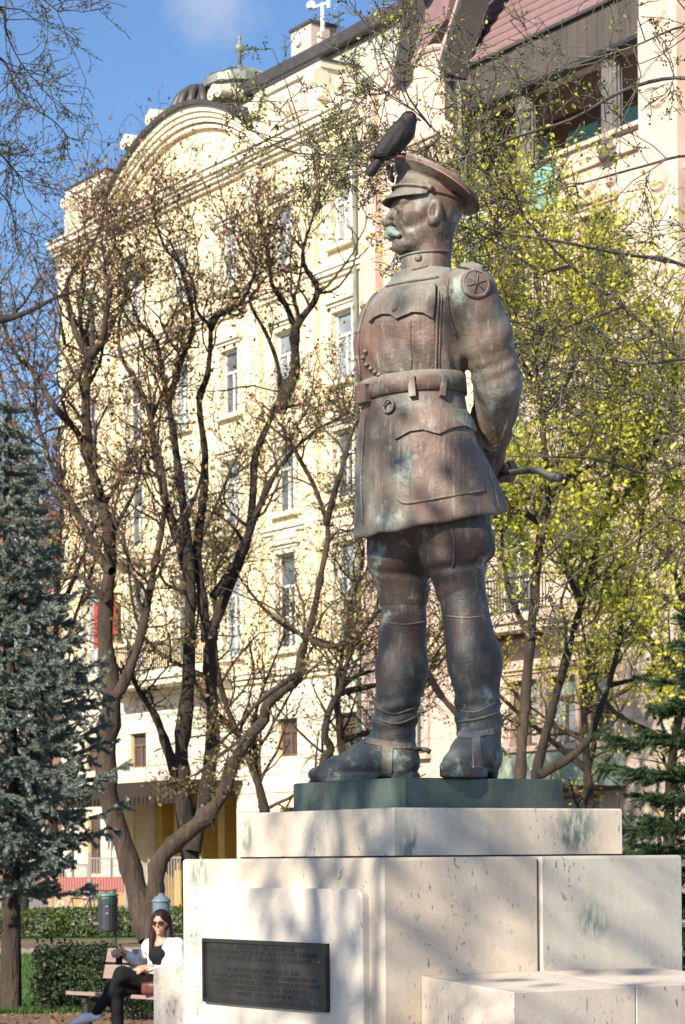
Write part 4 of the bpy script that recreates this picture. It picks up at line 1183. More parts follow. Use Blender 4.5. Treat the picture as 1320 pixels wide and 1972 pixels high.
# red shop sign on the wall
rs = empty('red_sign', 'small red banner hanging from the yellow wall above the entrance', 'sign', U * 74.6 + V * FC, AX)
MB().hexa([(-.6, .3, 9.6), (.9, .3, 9.2), (.9, .36, 9.2), (-.6, .36, 9.6), (-.6, .3, 11.0), (.9, .3, 10.8), (.9, .36, 10.8), (-.6, .36, 11.0)]).build('banner', M['red_paint'], rs)
MB().cyl((-.6, 0, 11.05), (-.6, .5, 11.05), .04, .04, 6).build('pole', M['iron'], rs)
MB().cyl((.15, .36, 10.0), (.15, .375, 10.0), .30, .30, 16).build('emblem', M['white_cloth'], rs)
# turret behind the gable
tu = empty('copper_turret', 'green copper turret with ball finial rising behind the curved gable', 'turret', U * 70.05 + V * (FC + 2.6), AX)
zt = 27.8
MB().lathe([(1.15, 24.3), (1.15, zt + .25), (1.30, zt + .35), (1.30, zt + .62)], n=16).build('drum', M['copper'], tu)
MB().lathe([(1.25, zt + .62), (1.12, zt + .72), (.80, zt + .86), (.45, zt + .98), (.22, zt + 1.08), (.10, zt + 1.22)], n=20).build('dome', M['copper'], tu, True)
for k in range(12):
    t = k * math.pi / 6; c_, s_ = math.cos(t), math.sin(t)
    MB().tube([(1.26 * c_, 1.26 * s_, zt + .64), (1.13 * c_, 1.13 * s_, zt + .74), (.81 * c_, .81 * s_, zt + .88), (.46 * c_, .46 * s_, zt + 1.0), (.23 * c_, .23 * s_, zt + 1.1)], .03, 5).build('rib', M['copper'], tu)
MB().lathe([(.085, zt + 1.1), (.06, zt + 1.62), (.12, zt + 1.68), (.20, zt + 1.80), (.13, zt + 1.92), (.05, zt + 1.97), (.04, zt + 2.1), (.075, zt + 2.15), (.025, zt + 2.22), (.010, zt + 2.52)], n=14).build('finial', M['copper'], tu, True)
tb = empty('copper_onion_cap', 'ribbed dark copper bulb roof standing just left of the turret', 'roof ornament', U * 71.0 + V * (FC + 1.6), AX)
for k in range(14):
    t0 = k * 2 * math.pi / 14
    MB().tube([(math.cos(t0) * r_, math.sin(t0) * r_, z) for r_, z in ((.72, 26.8), (.92, 27.2), (.94, 27.6), (.78, 27.95), (.48, 28.18), (.15, 28.28))], .15, 6).build('rib', M['roof_dark'], tb, True)
MB().lathe([(.72, 24.3), (.72, 26.8), (.9, 27.2), (.9, 27.6), (.72, 27.95), (.4, 28.15), (.1, 28.25)], n=18).build('bulb', M['roof_dark'], tb, True)
# weather mast on its chimney
px0 = 66.0
ch = empty('chimney', 'small pale square chimney above the dark roof edge', 'chimney', U * px0 + V * (FC + 3.0), AX)
MB().box(-.60, .60, -.5, .5, 27.0, 29.1).build('stack', M['stucco_w'], ch)
MB().box(-.66, .66, -.56, .56, 29.1, 29.2).build('coping', M['roof_dark'], ch)
MB().cyl((.10, .50, 28.75), (.10, .60, 28.75), .26, .22, 16).build('vent', M['win_white'], ch)
wm = empty('weather_mast', 'white wind gauge on a short mast beside the chimney top', 'weather mast', U * (px0 - .85) + V * (FC + 2.8), AX)
MB().box(-.14, .14, -.14, .14, 27.5, 28.75).build('mast_base', M['stucco_w'], wm)
MB().cyl((0, 0, 28.75), (0, 0, 29.72), .07, .06, 8).build('mast', M['white_metal'], wm)
MB().cyl((-.35, 0, 29.62), (.65, 0, 29.75), .055, .055, 8).build('arm', M['white_metal'], wm)
MB().lathe([(.02, 0), (.16, .03), (.18, .16), (.10, .26)], (.65, 0, 29.70), 10).build('cup', M['white_metal'], wm)
MB().box(-.42, -.30, -.03, .03, 29.45, 29.85).build('vane', M['white_metal'], wm)
an_ = empty('antenna', 'thin dark roof antenna standing right of the weather mast', 'antenna', U * 64.5 + V * (FC + 3.0), AX)
m = MB().cyl((0, 0, 27.6), (0, 0, 29.3), .035, .03, 6)
m.build('rod', M['iron'], an_)
m = MB()
for z in (28.7, 28.95, 29.15): m.cyl((-.3, 0, z), (.3, 0, z), .018, .018, 5)
m.build('crossbars', M['iron'], an_)

# pink house
S1_ = 40.0
ph = house('pink_house', 'ornate pink apartment house with a shaded top loggia and pink tiled roof', S1_)
XP = 58.6 - S1_
X = lambda s: s - S1_
lz0, lz1 = 19.75, 22.4
ops = [(X(45.9), X(53.4), lz0, lz1)]
wins = []
for c in (44.0, 48.0, 51.6, 56.4):
    for (zb, h, w) in ((16.3, 2.2, 1.3), (12.4, 2.3, 1.3), (8.3, 2.8, 1.4)):
        ops.append((X(c) - w / 2, X(c) + w / 2, zb, zb + h)); wins.append((X(c), zb, w, h))
for c, w in ((44.0, 1.6), (48.0, 1.2), (49.6, 1.2), (51.2, 1.2), (53.6, 1.2), (56.4, 1.2)):
    ops.append((X(c) - w / 2, X(c) + w / 2, 4.7, 6.5)); wins.append((X(c), 4.7, w, 1.8))
ops.append((X(42.6), X(43.8), 20.2, 22.0)); wins.append((X(43.2), 20.2, 1.2, 1.8))
for c in (49.2, 52.4, 56.4): ops.append((X(c) - 1.1, X(c) + 1.1, .3, 3.3)); wins.append((X(c), .3, 2.2, 3.0))
v_, f_ = wall_mesh(0, XP, 0, 24.0, ops, .32)
part('wall', v_, f_, M['stucco_w'], ph)
MB().box(0, XP, -13, -2.2, 0, 24.0).build('house_body', M['plaster_p'], ph)
for (x, zb, w, h) in wins:
    big = zb < 4
    window(ph, x, zb, w, h, surround='plaster_p' if not big else None, frame='win_brown' if zb < 7 or zb > 15 else 'win_white', pane='dark_in' if zb > 15 else wr.choice(('glass', 'glass_dark', 'glass_lace')), transom=.7, style=1 if 8 < zb < 15 else 0)
# loggia: back wall, teal doors, fluted columns, parapet
a, b = X(45.9), X(53.4)
MB().box(a, b, -2.18, -2.1, lz0, lz1).build('loggia_back_wall', M['win_brown'], ph)
MB().box(a, b, -2.1, -.33, lz0 - .1, lz0).build('loggia_floor', M['plaster_p'], ph)
for (q, w_) in ((a + .2, 1.2), (a + 2.2, 1.4), (a + 4.4, 1.3), (b - .9, .8)):
    MB().box(q, q + w_, -2.09, -2.0, lz0, lz1 - .55).build('loggia_shutter', M['teal'], ph)
for x in (X(51.0), X(47.4)):
    m = MB(); k = 16
    m.cyl((x, -.05, lz0 + .35), (x, -.05, lz1), .27, .25, 18)
    col_ = m.build('loggia_column', M['column_grey'], ph)
    for i in range(k):
        t = 2 * math.pi * i / k; c_, s_ = math.cos(t), math.sin(t)
        MB().tube([(x + .27 * c_, -.05 + .27 * s_, lz0 + .38), (x + .25 * c_, -.05 + .25 * s_, lz1 - .02)], .036, 5).build('flute', M['column_grey'], col_)
    MB().lathe([(.36, 0), (.40, .08), (.34, .14), (.42, .22), (.34, .30), (.30, .36)], (x, -.05, lz0), 16).build('column_base', M['column_grey'], col_)
pr = MB().box(a - .1, X(47.9), -.2, .14, lz0 + .001, lz0 + .42).box(X(47.9), X(50.9), -.2, .10, lz0 + .001, lz0 + .55).box(a - .15, X(50.9), -.25, .22, lz0 + .551, lz0 + .66)
pr.build('loggia_parapet', M['stucco_w'], ph)
rl = MB().box(X(50.9), b, .02, .06, lz0 + .85, lz0 + .90)
for x in np.arange(X(50.9), b, .12): rl.box(x, x + .025, .028, .052, lz0, lz0 + .85)
rl.build('loggia_railing', M['iron_grey'], ph)
MB().box(X(49.6), X(50.8), .10, .16, lz0 - .7, lz0 + .5).build('loggia_panel', M['teal'], ph)
MB().box(X(52.8), X(53.7), -.1, .05, lz0 - 2.0, lz0 - .2).build('loggia_panel', M['teal'], ph)
# eave cladding boards over the loggia
for i, x in enumerate(np.arange(a - .05, b + .55, .42)):
    MB().box(x, x + .405, .05 + .004 * (i % 3), .32, lz1 + .12, lz1 + 1.22).build('eave_board', M['eave_brown_shaded'], ph)
MB().box(a - .1, b + .6, .04, .40, lz1, lz1 + .11).build('eave_beam', M['iron'], ph)
MB().box(a - .1, b + .6, -.3, .44, lz1 + 1.225, lz1 + 1.31).build('eave_gutter', M['roof_dark'], ph)
# pink tiled roof, in rows
for k in range(24):
    t0, t1 = k / 24, (k + 1.18) / 24
    y0, y1 = .35 - 3.6 * t0, .35 - 3.6 * t1; z0, z1 = 23.7 + 7.2 * t0, 23.7 + 7.2 * t1
    MB().hexa([(a - .2, y0 + .07, z0), (X(54.3), y0 + .07, z0), (X(54.3), y1, z1), (a - .2, y1, z1), (a - .2, y0 + .07, z0 + .10), (X(54.3), y0 + .07, z0 + .10), (X(54.3), y1, z1 + .03), (a - .2, y1, z1 + .03)]).build('tile_row', M['roof_pink'], ph)
MB().hexa([(0, -2.2, 24), (XP, -2.2, 24), (XP, -6, 24), (0, -6, 24), (0, -4, 32), (XP, -4, 32), (XP, -6, 32), (0, -6, 32)]).build('roof', M['roof_pink'], ph)
# raking dark barge beams
def beam(p, q, w_, m_, name): MB().tube([p, q], w_, 4).build(name, m_, ph)
beam((X(53.6), .55, 23.6), (X(50.9), .20, 28.8), .52, M['roof_dark'], 'barge_beam')
beam((X(54.25), .45, 24.0), (X(51.6), .05, 29.2), .16, M['stucco_w'], 'barge_trim')
beam((X(56.4), .2, 24.2), (X(55.4), -.2, 29.5), .42, M['roof_dark'], 'barge_beam')
beam((X(55.3), .5, 26.6), (X(51.5), .5, 30.2), .22, M['roof_dark'], 'barge_beam')
MB().hexa([(X(54.3), .2, 25.4), (X(57.0), .2, 24.0), (X(57.0), -3, 24.0), (X(54.3), -3, 25.4), (X(54.3), -1.2, 31.5), (X(57.0), -1.2, 31.5), (X(57.0), -3, 31.5), (X(54.3), -3, 31.5)]).build('dormer_roof', M['roof_pink'], ph)
# scrolled gable left of the loggia
g = [(53.5, 22.6), (58.0, 22.6), (58.0, 24.6), (57.85, 24.95), (57.5, 25.05), (57.2, 24.85), (56.7, 24.45), (56.2, 24.6), (55.5, 24.85), (54.9, 24.8), (54.5, 24.7), (54.3, 24.95), (54.0, 25.2), (53.7, 25.2), (53.5, 24.9)]
MB().prism([(X(s), z) for s, z in g], -.5, .12).build('scroll_gable', M['stucco_w'], ph)
MB().cyl((X(53.85), -.55, 24.85), (X(53.85), .2, 24.85), .34, .36, 16).build('gable_scroll', M['plaster_p'], ph)
MB().cyl((X(57.55), -.55, 24.7), (X(57.55), .2, 24.7), .30, .34, 16).build('gable_scroll', M['plaster_p'], ph)
MB().tube([(X(s), .14, z) for s, z in g[3:]], .09, 6).build('gable_coping', M['plaster_p'], ph)
MB().box(X(53.5), X(58.55), .003, .20, 22.3, 22.55).box(X(53.5), X(58.55), .003, .12, 22.15, 22.3).build('cornice', M['plaster_p'], ph)
MB().cyl((X(53.45), .3, 20), (X(53.45), .3, 25.0), .2, .22, 12).build('dark_pier', M['roof_dark'], ph)
for s in (54.3, 58.2):
    MB().box(X(s) - .40, X(s) + .40, .004, .28, 3.4, 24.4).build('pilaster', M['plaster_p'], ph)
MB().box(X(44.4), X(45.85), .005, .42, 7.0, 27.5).build('corner_pier', M['stucco_w'], ph)
for z in np.arange(8.2, 26.5, 2.1):
    c_ = (X(45.1), .42, z); MB().cyl(c_, (c_[0], .50, z), .42, .34, 16).build('rosette', M['plaster_p'], ph)
for s in (47.4, 48.3, 49.2):
    MB().cyl((X(s), .02, lz0 - .45), (X(s), .16, lz0 - .45), .26, .18, 14).build('rosette', M['plaster_p'], ph)
band(ph, 0, XP, 7.2, ((.15, .15), (.15, .28), (.08, .36)), M['stucco_w'], 'string_course')
band(ph, 0, XP, 11.6, ((.15, .12), (.12, .24)), M['plaster_p'], 'string_course')
band(ph, 0, XP, 15.6, ((.15, .12), (.12, .24)), M['plaster_p'], 'string_course')
balcony(ph, X(48.8), X(52.6), 8.15, 1.2, M['stucco_w'])
balcony(ph, X(47.2), X(52.4), 16.1, 1.1, M['stucco_w'])
balcony(ph, X(55.4), X(57.4), 12.3, 1.0, M['stucco_w'])
MB().box(X(47.0), X(54.0), .01, .10, 3.5, 4.6).build('shop_fascia', mat('grey_green_fascia', (.30, .36, .28), (.36, .41, .32), 1.5, .6), ph)
MB().box(X(47.0), X(54.0), .04, 1.5, 3.40, 3.50).build('shop_awning', M['canopy_brown'], ph)

# far house with brick upper floors at the end of the street
bh = empty('brick_building', 'distant red brick building with pale stone trim behind the trees at left', 'building', (-19.5, 118, 0))
MB().box(-12, 6.2, 0, 14, 0, 18.5).build('wall', M['brick_red'], bh)
MB().hexa([(-12.5, -.5, 18.5), (6.6, -.5, 18.5), (6.6, 14.5, 18.5), (-12.5, 14.5, 18.5), (-9, 5, 20.6), (3.2, 5, 20.6), (3.2, 9, 20.6), (-9, 9, 20.6)]).build('roof', mat('red_clay_roof', (.17, .085, .062), (.14, .07, .052), 2, .85), bh)
for z in (2.2, 5.5, 8.8, 12.1, 15.4):
    for x in (-10, -6.5, -3, .5, 4):
        o = MB().box(x - .75, x + .75, -.08, .02, z, z + 2.3).build('window', M['win_white'], bh)
        MB().box(x - .62, x + .62, -.10, -.081, z + .12, z + 2.18).build('pane', M['glass'], o)
    MB().box(-12, 6.2, -.12, 0, z - .7, z - .45).build('string_course', M['plaster_c'], bh)
# ------------------------------------------------------------------ trees
class Tubes:
    def __init__(s): s.v = []; s.f = []; s.n = 0
    def add(s, pts, rad, n):
        pts = np.asarray(pts, float); m = len(pts)
        t = np.gradient(pts, axis=0); t /= np.linalg.norm(t, axis=1, keepdims=True) + 1e-12
        ref = np.array([0.31, 0.17, 0.93]) if abs(t[0, 2]) < .85 else np.array([.93, .31, .12])
        a = np.cross(t, ref); a /= np.linalg.norm(a, axis=1, keepdims=True) + 1e-9
        for i in range(1, m):
            q = a[i - 1] - t[i] * (a[i - 1] @ t[i]); a[i] = q / (np.linalg.norm(q) + 1e-9)
        b = np.cross(t, a)
        ang = np.arange(n) * 2 * np.pi / n
        rad = np.broadcast_to(np.asarray(rad, float), (m,))
        v = pts[:, None] + rad[:, None, None] * (np.cos(ang)[None, :, None] * a[:, None] + np.sin(ang)[None, :, None] * b[:, None])
        i = np.arange(m - 1)[:, None] * n; k = np.arange(n)[None]; k2 = (k + 1) % n
        f = np.stack([i + k, i + k2, i + n + k2, i + n + k], -1).reshape(-1, 4) + s.n
        s.v.append(v.reshape(-1, 3)); s.f.append(f); s.n += m * n
    def build(s, name, m, parent, loc, kind=None):
        if not s.v: return None
        return part(name, np.vstack(s.v) - np.asarray(loc), np.vstack(s.f), m, parent, True, kind=kind)

def leaves_mesh(P, size, r, aspect=.6, droop=0.0, curl=.25):
    """one bent leaf (two faces) at each point, freely turned"""
    n = len(P); P = np.asarray(P)
    d = r.normal(size=(n, 3)); d[:, 2] -= droop; d /= np.linalg.norm(d, axis=1, keepdims=True)
    e = r.normal(size=(n, 3)); e -= d * (e * d).sum(1, keepdims=True); e /= np.linalg.norm(e, axis=1, keepdims=True)
    nn = np.cross(d, e)
    s = (size * r.uniform(.6, 1.35, n))[:, None]
    A = P; B = P + d * s * .5 + e * s * aspect * .5 + nn * s * curl * .3; Cc = P + d * s; D = P + d * s * .5 - e * s * aspect * .5 + nn * s * curl * .3
    v = np.stack([A, B, Cc, D], 1).reshape(-1, 3)
    return v, np.arange(4 * n).reshape(-1, 4)

def unit(v): return v / (np.linalg.norm(v) + 1e-9)

class Tree:
    def __init__(s, seed, wig=.28, up=.10, kids=(6, 5, 4), lens=(.42, .5, .5), minr=.006, spread=(35, 75), levels=3, leafstep=1):
        s.r = np.random.default_rng(seed); s.limb = []; s.tw = Tubes(); s.leaf = []; s.tips = []
        s.wig, s.up, s.kids, s.lens, s.minr, s.spread, s.levels, s.ls = wig, up, kids, lens, minr, spread, levels, leafstep
    def side_dir(s, t):
        r = s.r; a = R(r.uniform(*s.spread)); e = r.normal(size=3); e -= t * (e @ t); e = unit(e)
        return unit(t * math.cos(a) + e * math.sin(a))
    def grow(s, p, d, L, r0, lvl):
        n = max(4, int(5 + L * 1.2)); pts = [p]; step = L / n
        for i in range(n):
            d = unit(d + s.r.normal(size=3) * s.wig + np.array([0, 0, s.up])); p = p + d * step; pts.append(p)
        pts = np.array(pts); rad = np.linspace(r0, max(s.minr, r0 * .35), n + 1)
        s.tw.add(pts, rad, 5 if r0 > .03 else 3)
        if lvl < s.levels:
            k = s.kids[min(lvl, len(s.kids) - 1)]
            for _ in range(s.r.integers(max(1, k - 2), k + 2)):
                i = s.r.integers(1, n + 1)
                t = unit(pts[i] - pts[i - 1])
                s.grow(pts[i], s.side_dir(t), L * s.lens[min(lvl, len(s.lens) - 1)] * s.r.uniform(.6, 1.3), max(s.minr, rad[i] * .62), lvl + 1)
        if lvl >= s.levels - 1:
            for i in range(1, n + 1): s.leaf.append(pts[i])
            s.tips.append(pts[-1])
    def limb_px(s, px, w0, w1, Y, name='limb', jit=.7, kids=14, klen=2.4, k0=.25, lvl=1, dy=None):
        """a limb drawn through photo pixels, at distance about Y, with real depth given by a slow drift"""
        n = len(px); dr = np.cumsum(s.r.normal(size=n)) * jit / math.sqrt(n) if dy is None else np.linspace(0, dy, n)
        w = smooth_path(np.array([at(a, b, Y + dr[i]) for i, (a, b) in enumerate(px)]), 4)
        return s.limb_w(w, w0 * .5 * Y / FPX, w1 * .5 * Y / FPX, name, kids, klen, k0, lvl)
    def limb_w(s, w, r0, r1, name='limb', kids=14, klen=2.4, k0=.25, lvl=1):
        n = len(w); rad = (r1 + (r0 - r1) * (1 - np.linspace(0, 1, n)) ** 1.5) * (1 + .08 * s.r.normal(size=n))
        for _ in range(n // 9): rad[s.r.integers(1, n)] *= s.r.uniform(1.1, 1.32)
        t = Tubes(); t.add(w, rad, 11 if r0 > .06 else 7); s.limb.append((name, t))
        for _ in range(kids):
            i = int(n * (k0 + (1 - k0) * s.r.uniform() ** .8)); i = min(max(i, 1), n - 1)
            tt = unit(w[i] - w[i - 1]); d = unit(s.side_dir(tt) + np.array([0, 0, .25]))
            s.grow(w[i], d, klen * s.r.uniform(.5, 1.2), max(s.minr * 1.6, min(rad[i] * .5, .05)), lvl)
        tt = unit(w[-1] - w[-2])
        for _ in range(3): s.grow(w[-1], unit(tt + s.r.normal(size=3) * .35), klen * s.r.uniform(.5, 1.0), max(s.minr * 1.4, r1 * .8), lvl)
        return w
    def build(s, name, label, base, bark, twig, foliage=(), group=None, cat='tree'):
        base = np.asarray(base, float)
        o = empty(name, label, cat, base, 0, group)
        for nm, t in s.limb: t.build(nm, M[bark], o, base)
        s.tw.build('twigs', M[twig], o, base, 'stuff')
        for (nm, pts, size, m_, kw) in foliage:
            if len(pts):
                v, f = leaves_mesh(np.asarray(pts) - base, size, s.r, **kw); part(nm, v, f, M[m_], o, False, kind='stuff')
        return o
def sprinkle(P, n, sd, r):
    P = np.asarray(P); return P[r.integers(0, len(P), n)] + r.normal(size=(n, 3)) * sd

G = lambda px, Y: np.array([at(px, 1700, Y)[0], Y, 0.0])
# A: leaning tree left of the row
A = Tree(11, wig=.26, up=.09)
YA = 47.0
A.limb_px([(292, 1808), (272, 1745), (246, 1650), (212, 1545), (205, 1450), (216, 1340), (203, 1236), (205, 1157), (213, 1079), (208, 1020), (195, 965), (174, 890), (166, 800), (166, 750), (174, 690)], 52, 16, YA, 'trunk', .5, 12, 2.2, .45)
A.limb_px([(174, 690), (150, 650), (134, 595), (129, 545), (152, 507), (180, 470), (196, 430)], 17, 4, YA, 'limb', .8, 12, 1.7)
A.limb_px([(174, 690), (198, 650), (205, 600), (213, 552), (201, 513), (222, 470), (214, 420)], 17, 4, YA, 'limb', .8, 12, 1.7)
A.limb_px([(183, 905), (149, 832), (103, 780), (64, 714), (24, 672), (4, 610)], 20, 6, YA, 'limb', 1.0, 14, 2.2)
A.limb_px([(217, 1100), (201, 1088), (170, 1025), (126, 947), (104, 912), (84, 850), (70, 800)], 20, 7, YA, 'limb', 1.0, 14, 2.0)
A.limb_px([(218, 1345), (238, 1318), (268, 1238), (290, 1130), (300, 1080), (315, 1000), (318, 930), (300, 860), (292, 800)], 24, 7, YA, 'limb', .8, 16, 2.2)
A.limb_px([(205, 1157), (180, 1130), (150, 1108), (124, 1112), (96, 1080)], 15, 4, YA, 'limb', .6, 9, 1.5)
A.limb_px([(292, 800), (262, 735), (235, 690), (228, 640), (240, 585), (266, 540)], 13, 4, YA, 'limb', .8, 12, 1.7)
rA = A.r
A.build('multi_stemmed_tree', 'leaning multi-stemmed tree with twisting dark limbs behind the green litter bin', G(292, YA), 'bark_warm', 'twig',
        [('foliage', sprinkle(A.leaf, 2000, .10, rA), .085, 'leaf_olive', {}), ('seed_pods', sprinkle(A.tips, 2600, .12, rA), .10, 'leaf_red', dict(droop=.8))])
# B: dark cluster in the middle
B = Tree(23, wig=.26, up=.09)
YB = 49.0
B.limb_px([(372, 1812), (370, 1720), (366, 1640), (352, 1530), (350, 1440), (362, 1330), (366, 1200), (366, 1100), (350, 950), (332, 820), (322, 765), (312, 712), (300, 655), (270, 622), (250, 575)], 44, 6, YB, 'trunk', .5, 13, 2.2, .45)
B.limb_px([(372, 1640), (396, 1520), (410, 1420), (408, 1330), (404, 1250), (418, 1190), (452, 1105), (478, 1035), (488, 950), (492, 880), (520, 810), (538, 770), (536, 706), (513, 642), (482, 582), (500, 547), (473, 499), (452, 450)], 30, 5, YB, 'limb', .8, 15, 2.0, .35)
B.limb_px([(400, 1235), (390, 1150), (380, 1060), (392, 960), (396, 880), (384, 775), (400, 722), (406, 652), (402, 626), (380, 598), (370, 540), (348, 505), (330, 470)], 22, 4, YB, 'limb', .8, 15, 2.0, .35)
B.limb_px([(404, 630), (424, 604), (459, 588), (478, 560), (492, 520)], 16, 5, YB, 'limb', .6, 10, 1.6)
B.limb_px([(538, 790), (562, 735), (570, 706), (570, 633), (605, 582), (610, 550), (588, 515), (584, 483), (596, 440), (606, 410)], 24, 5, YB, 'limb', .8, 18, 1.8)
B.limb_px([(570, 640), (551, 588), (524, 547), (520, 499), (508, 455), (500, 420)], 14, 4, YB, 'limb', .8, 14, 1.6)
B.limb_px([(322, 765), (332, 752), (351, 690), (373, 626), (350, 518), (320, 480), (300, 430)], 18, 5, YB, 'limb', .8, 16, 1.8)
B.limb_px([(410, 1150), (455, 1085), (490, 1000), (520, 930), (555, 880), (600, 835), (660, 800)], 20, 5, YB, 'limb', .8, 12, 1.8)
B.limb_px([(366, 1110), (340, 1030), (318, 960), (300, 880), (290, 820), (312, 760)], 24, 7, YB, 'limb', .8, 12, 1.8)
B.limb_px([(350, 1520), (322, 1440), (300, 1380), (268, 1330), (250, 1290)], 26, 8, YB, 'limb', .6, 9, 1.6)
rB = B.r
B.build('multi_stemmed_tree', 'dark tree with a clump of upright crooked stems in front of the ochre entrance', G(372, YB), 'bark', 'twig',
        [('foliage', sprinkle(B.leaf, 3200, .12, rB), .085, 'leaf_olive', {}), ('seed_pods', sprinkle(B.tips, 2500, .12, rB), .10, 'leaf_red', dict(droop=.8))])
# C: sprawling limb
Cc = Tree(31, wig=.24, up=.08)
YC = 46.0
Cc.limb_px([(296, 1812), (300, 1712), (307, 1659), (345, 1617), (397, 1573), (432, 1524), (450, 1470), (484, 1415), (510, 1385), (512, 1362), (545, 1330), (572, 1310), (580, 1262), (592, 1225), (604, 1180), (620, 1100), (632, 1030), (622, 980), (600, 925), (575, 880), (560, 850)], 38, 8, YC, 'trunk', .6, 16, 1.9, .5)
Cc.limb_px([(628, 1010), (646, 945), (666, 880), (680, 830), (700, 790)], 15, 5, YC, 'limb', .6, 10, 1.7)
Cc.limb_px([(500, 1400), (470, 1420), (430, 1450), (380, 1490)], 12, 6, YC + .4, 'limb', .4, 4, 1.2)
Cc.limb_px([(586, 1290), (540, 1320), (500, 1350), (455, 1400), (425, 1430)], 14, 5, YC, 'limb', .5, 5, 1.3)
Cc.limb_px([(600, 1235), (640, 1245), (680, 1220), (715, 1190)], 13, 4, YC, 'limb', .5, 8, 1.4)
rC = Cc.r
Cc.build('sprawling_tree', 'tree whose bare knobbly trunk sweeps out low to the right towards the statue', G(296, YC), 'bark_warm', 'twig',
         [('foliage', sprinkle(Cc.leaf, 1700, .10, rC), .08, 'leaf_olive', {}), ('seed_pods', sprinkle(Cc.tips, 500, .10, rC), .10, 'leaf_red', dict(droop=.8))])
# D: slim tree behind the statue's toe
D = Tree(41, wig=.24, up=.08)
YD = 51.0
D.limb_px([(612, 1800), (616, 1600), (623, 1473), (637, 1443), (626, 1413), (637, 1363), (657, 1327), (671, 1270), (693, 1223), (720, 1190), (745, 1150)], 24, 6, YD, 'trunk', .4, 14, 1.9, .5)
D.limb_px([(660, 1322), (690, 1300), (725, 1290), (760, 1270)], 11, 4, YD, 'limb', .5, 7, 1.4)
D.limb_px([(671, 1270), (668, 1200), (690, 1120), (700, 1060), (690, 1000)], 11, 3, YD, 'limb', .6, 10, 1.6)
D.limb_px([(826, 1300), (850, 1340), (880, 1372), (930, 1410)], 15, 13, YD, 'limb', .3, 2, 1.0)
D.build('slim_tree', 'slim crooked young tree standing behind the toe of the statue', G(612, YD), 'bark', 'twig',
        [('foliage', sprinkle(D.leaf, 1900, .12, D.r), .085, 'leaf_olive', {})])
# E: yellow-flowering trees behind the statue on the right
E1 = Tree(51, wig=.24, up=.09, spread=(35, 80))
YE = 42.0
E1.limb_px([(1000, 1830), (1000, 1600), (1003, 1480), (1012, 1350), (1022, 1230), (1034, 1100), (1044, 1020), (1056, 960), (1050, 880), (1042, 780), (1030, 690), (1040, 600), (1030, 520)], 27, 9, YE, 'trunk', .5, 30, 2.2, .4)
E1.limb_px([(1056, 965), (1090, 925), (1130, 900), (1190, 862), (1250, 820)], 18, 5, YE, 'limb', .7, 16, 1.9)
E1.limb_px([(1046, 1010), (1000, 985), (960, 1000), (900, 960)], 14, 5, YE, 'limb', .7, 8, 1.5)
E1.limb_px([(1044, 800), (1090, 740), (1120, 660), (1150, 590)], 16, 5, YE, 'limb', .7, 18, 1.9)
E1.limb_px([(1040, 760), (1000, 690), (960, 620), (945, 560), (930, 480), (960, 420)], 14, 5, YE, 'limb', .7, 20, 1.7)
E1.limb_px([(1022, 1230), (985, 1150), (968, 1060), (972, 1000)], 16, 6, YE, 'limb', .5, 14, 1.5)
nE = len(E1.leaf)
E1.build('blossoming_tree', 'tree with bright yellow-green spring leaves and pale trunk behind the statue\'s boots', G(1000, YE), 'bark_warm', 'bark_grey',
         [('foliage', sprinkle(E1.leaf, 14500, .11, E1.r), .098, 'leaf_yellow', {}), ('foliage', sprinkle(E1.leaf, 1800, .15, E1.r), .09, 'leaf_green', {})])
E2 = Tree(53, wig=.24, up=.09, spread=(35, 80))
YF = 44.5
E2.limb_px([(1020, 1825), (1028, 1600), (1034, 1490), (1058, 1390), (1085, 1290), (1110, 1200), (1135, 1110), (1160, 1010), (1180, 900), (1190, 780), (1180, 680)], 24, 7, YF, 'trunk', .5, 28, 2.1, .4)
E2.limb_px([(1040, 1492), (1100, 1458), (1136, 1420), (1158, 1360), (1172, 1320), (1192, 1240), (1200, 1170), (1225, 1080), (1240, 980)], 20, 5, YF - .4, 'limb', .5, 16, 1.8, .35)
E2.limb_px([(1172, 1320), (1215, 1310), (1250, 1300), (1300, 1310)], 12, 4, YF, 'limb', .5, 8, 1.4)
E2.limb_px([(1160, 1010), (1210, 940), (1260, 860), (1300, 760)], 16, 5, YF, 'limb', .5, 18, 1.8)
E2.limb_px([(1120, 1160), (1090, 1090), (1100, 1000), (1090, 900)], 14, 5, YF, 'limb', .5, 14, 1.7)
E2.build('blossoming_tree', 'tree with yellow-green leaves and a dark low limb curving right above the pedestal slab', G(1020, YF), 'bark', 'bark_grey',
         [('foliage', sprinkle(E2.leaf, 12500, .11, E2.r), .098, 'leaf_yellow', {}), ('foliage', sprinkle(E2.leaf, 1800, .15, E2.r), .09, 'leaf_green', {})])
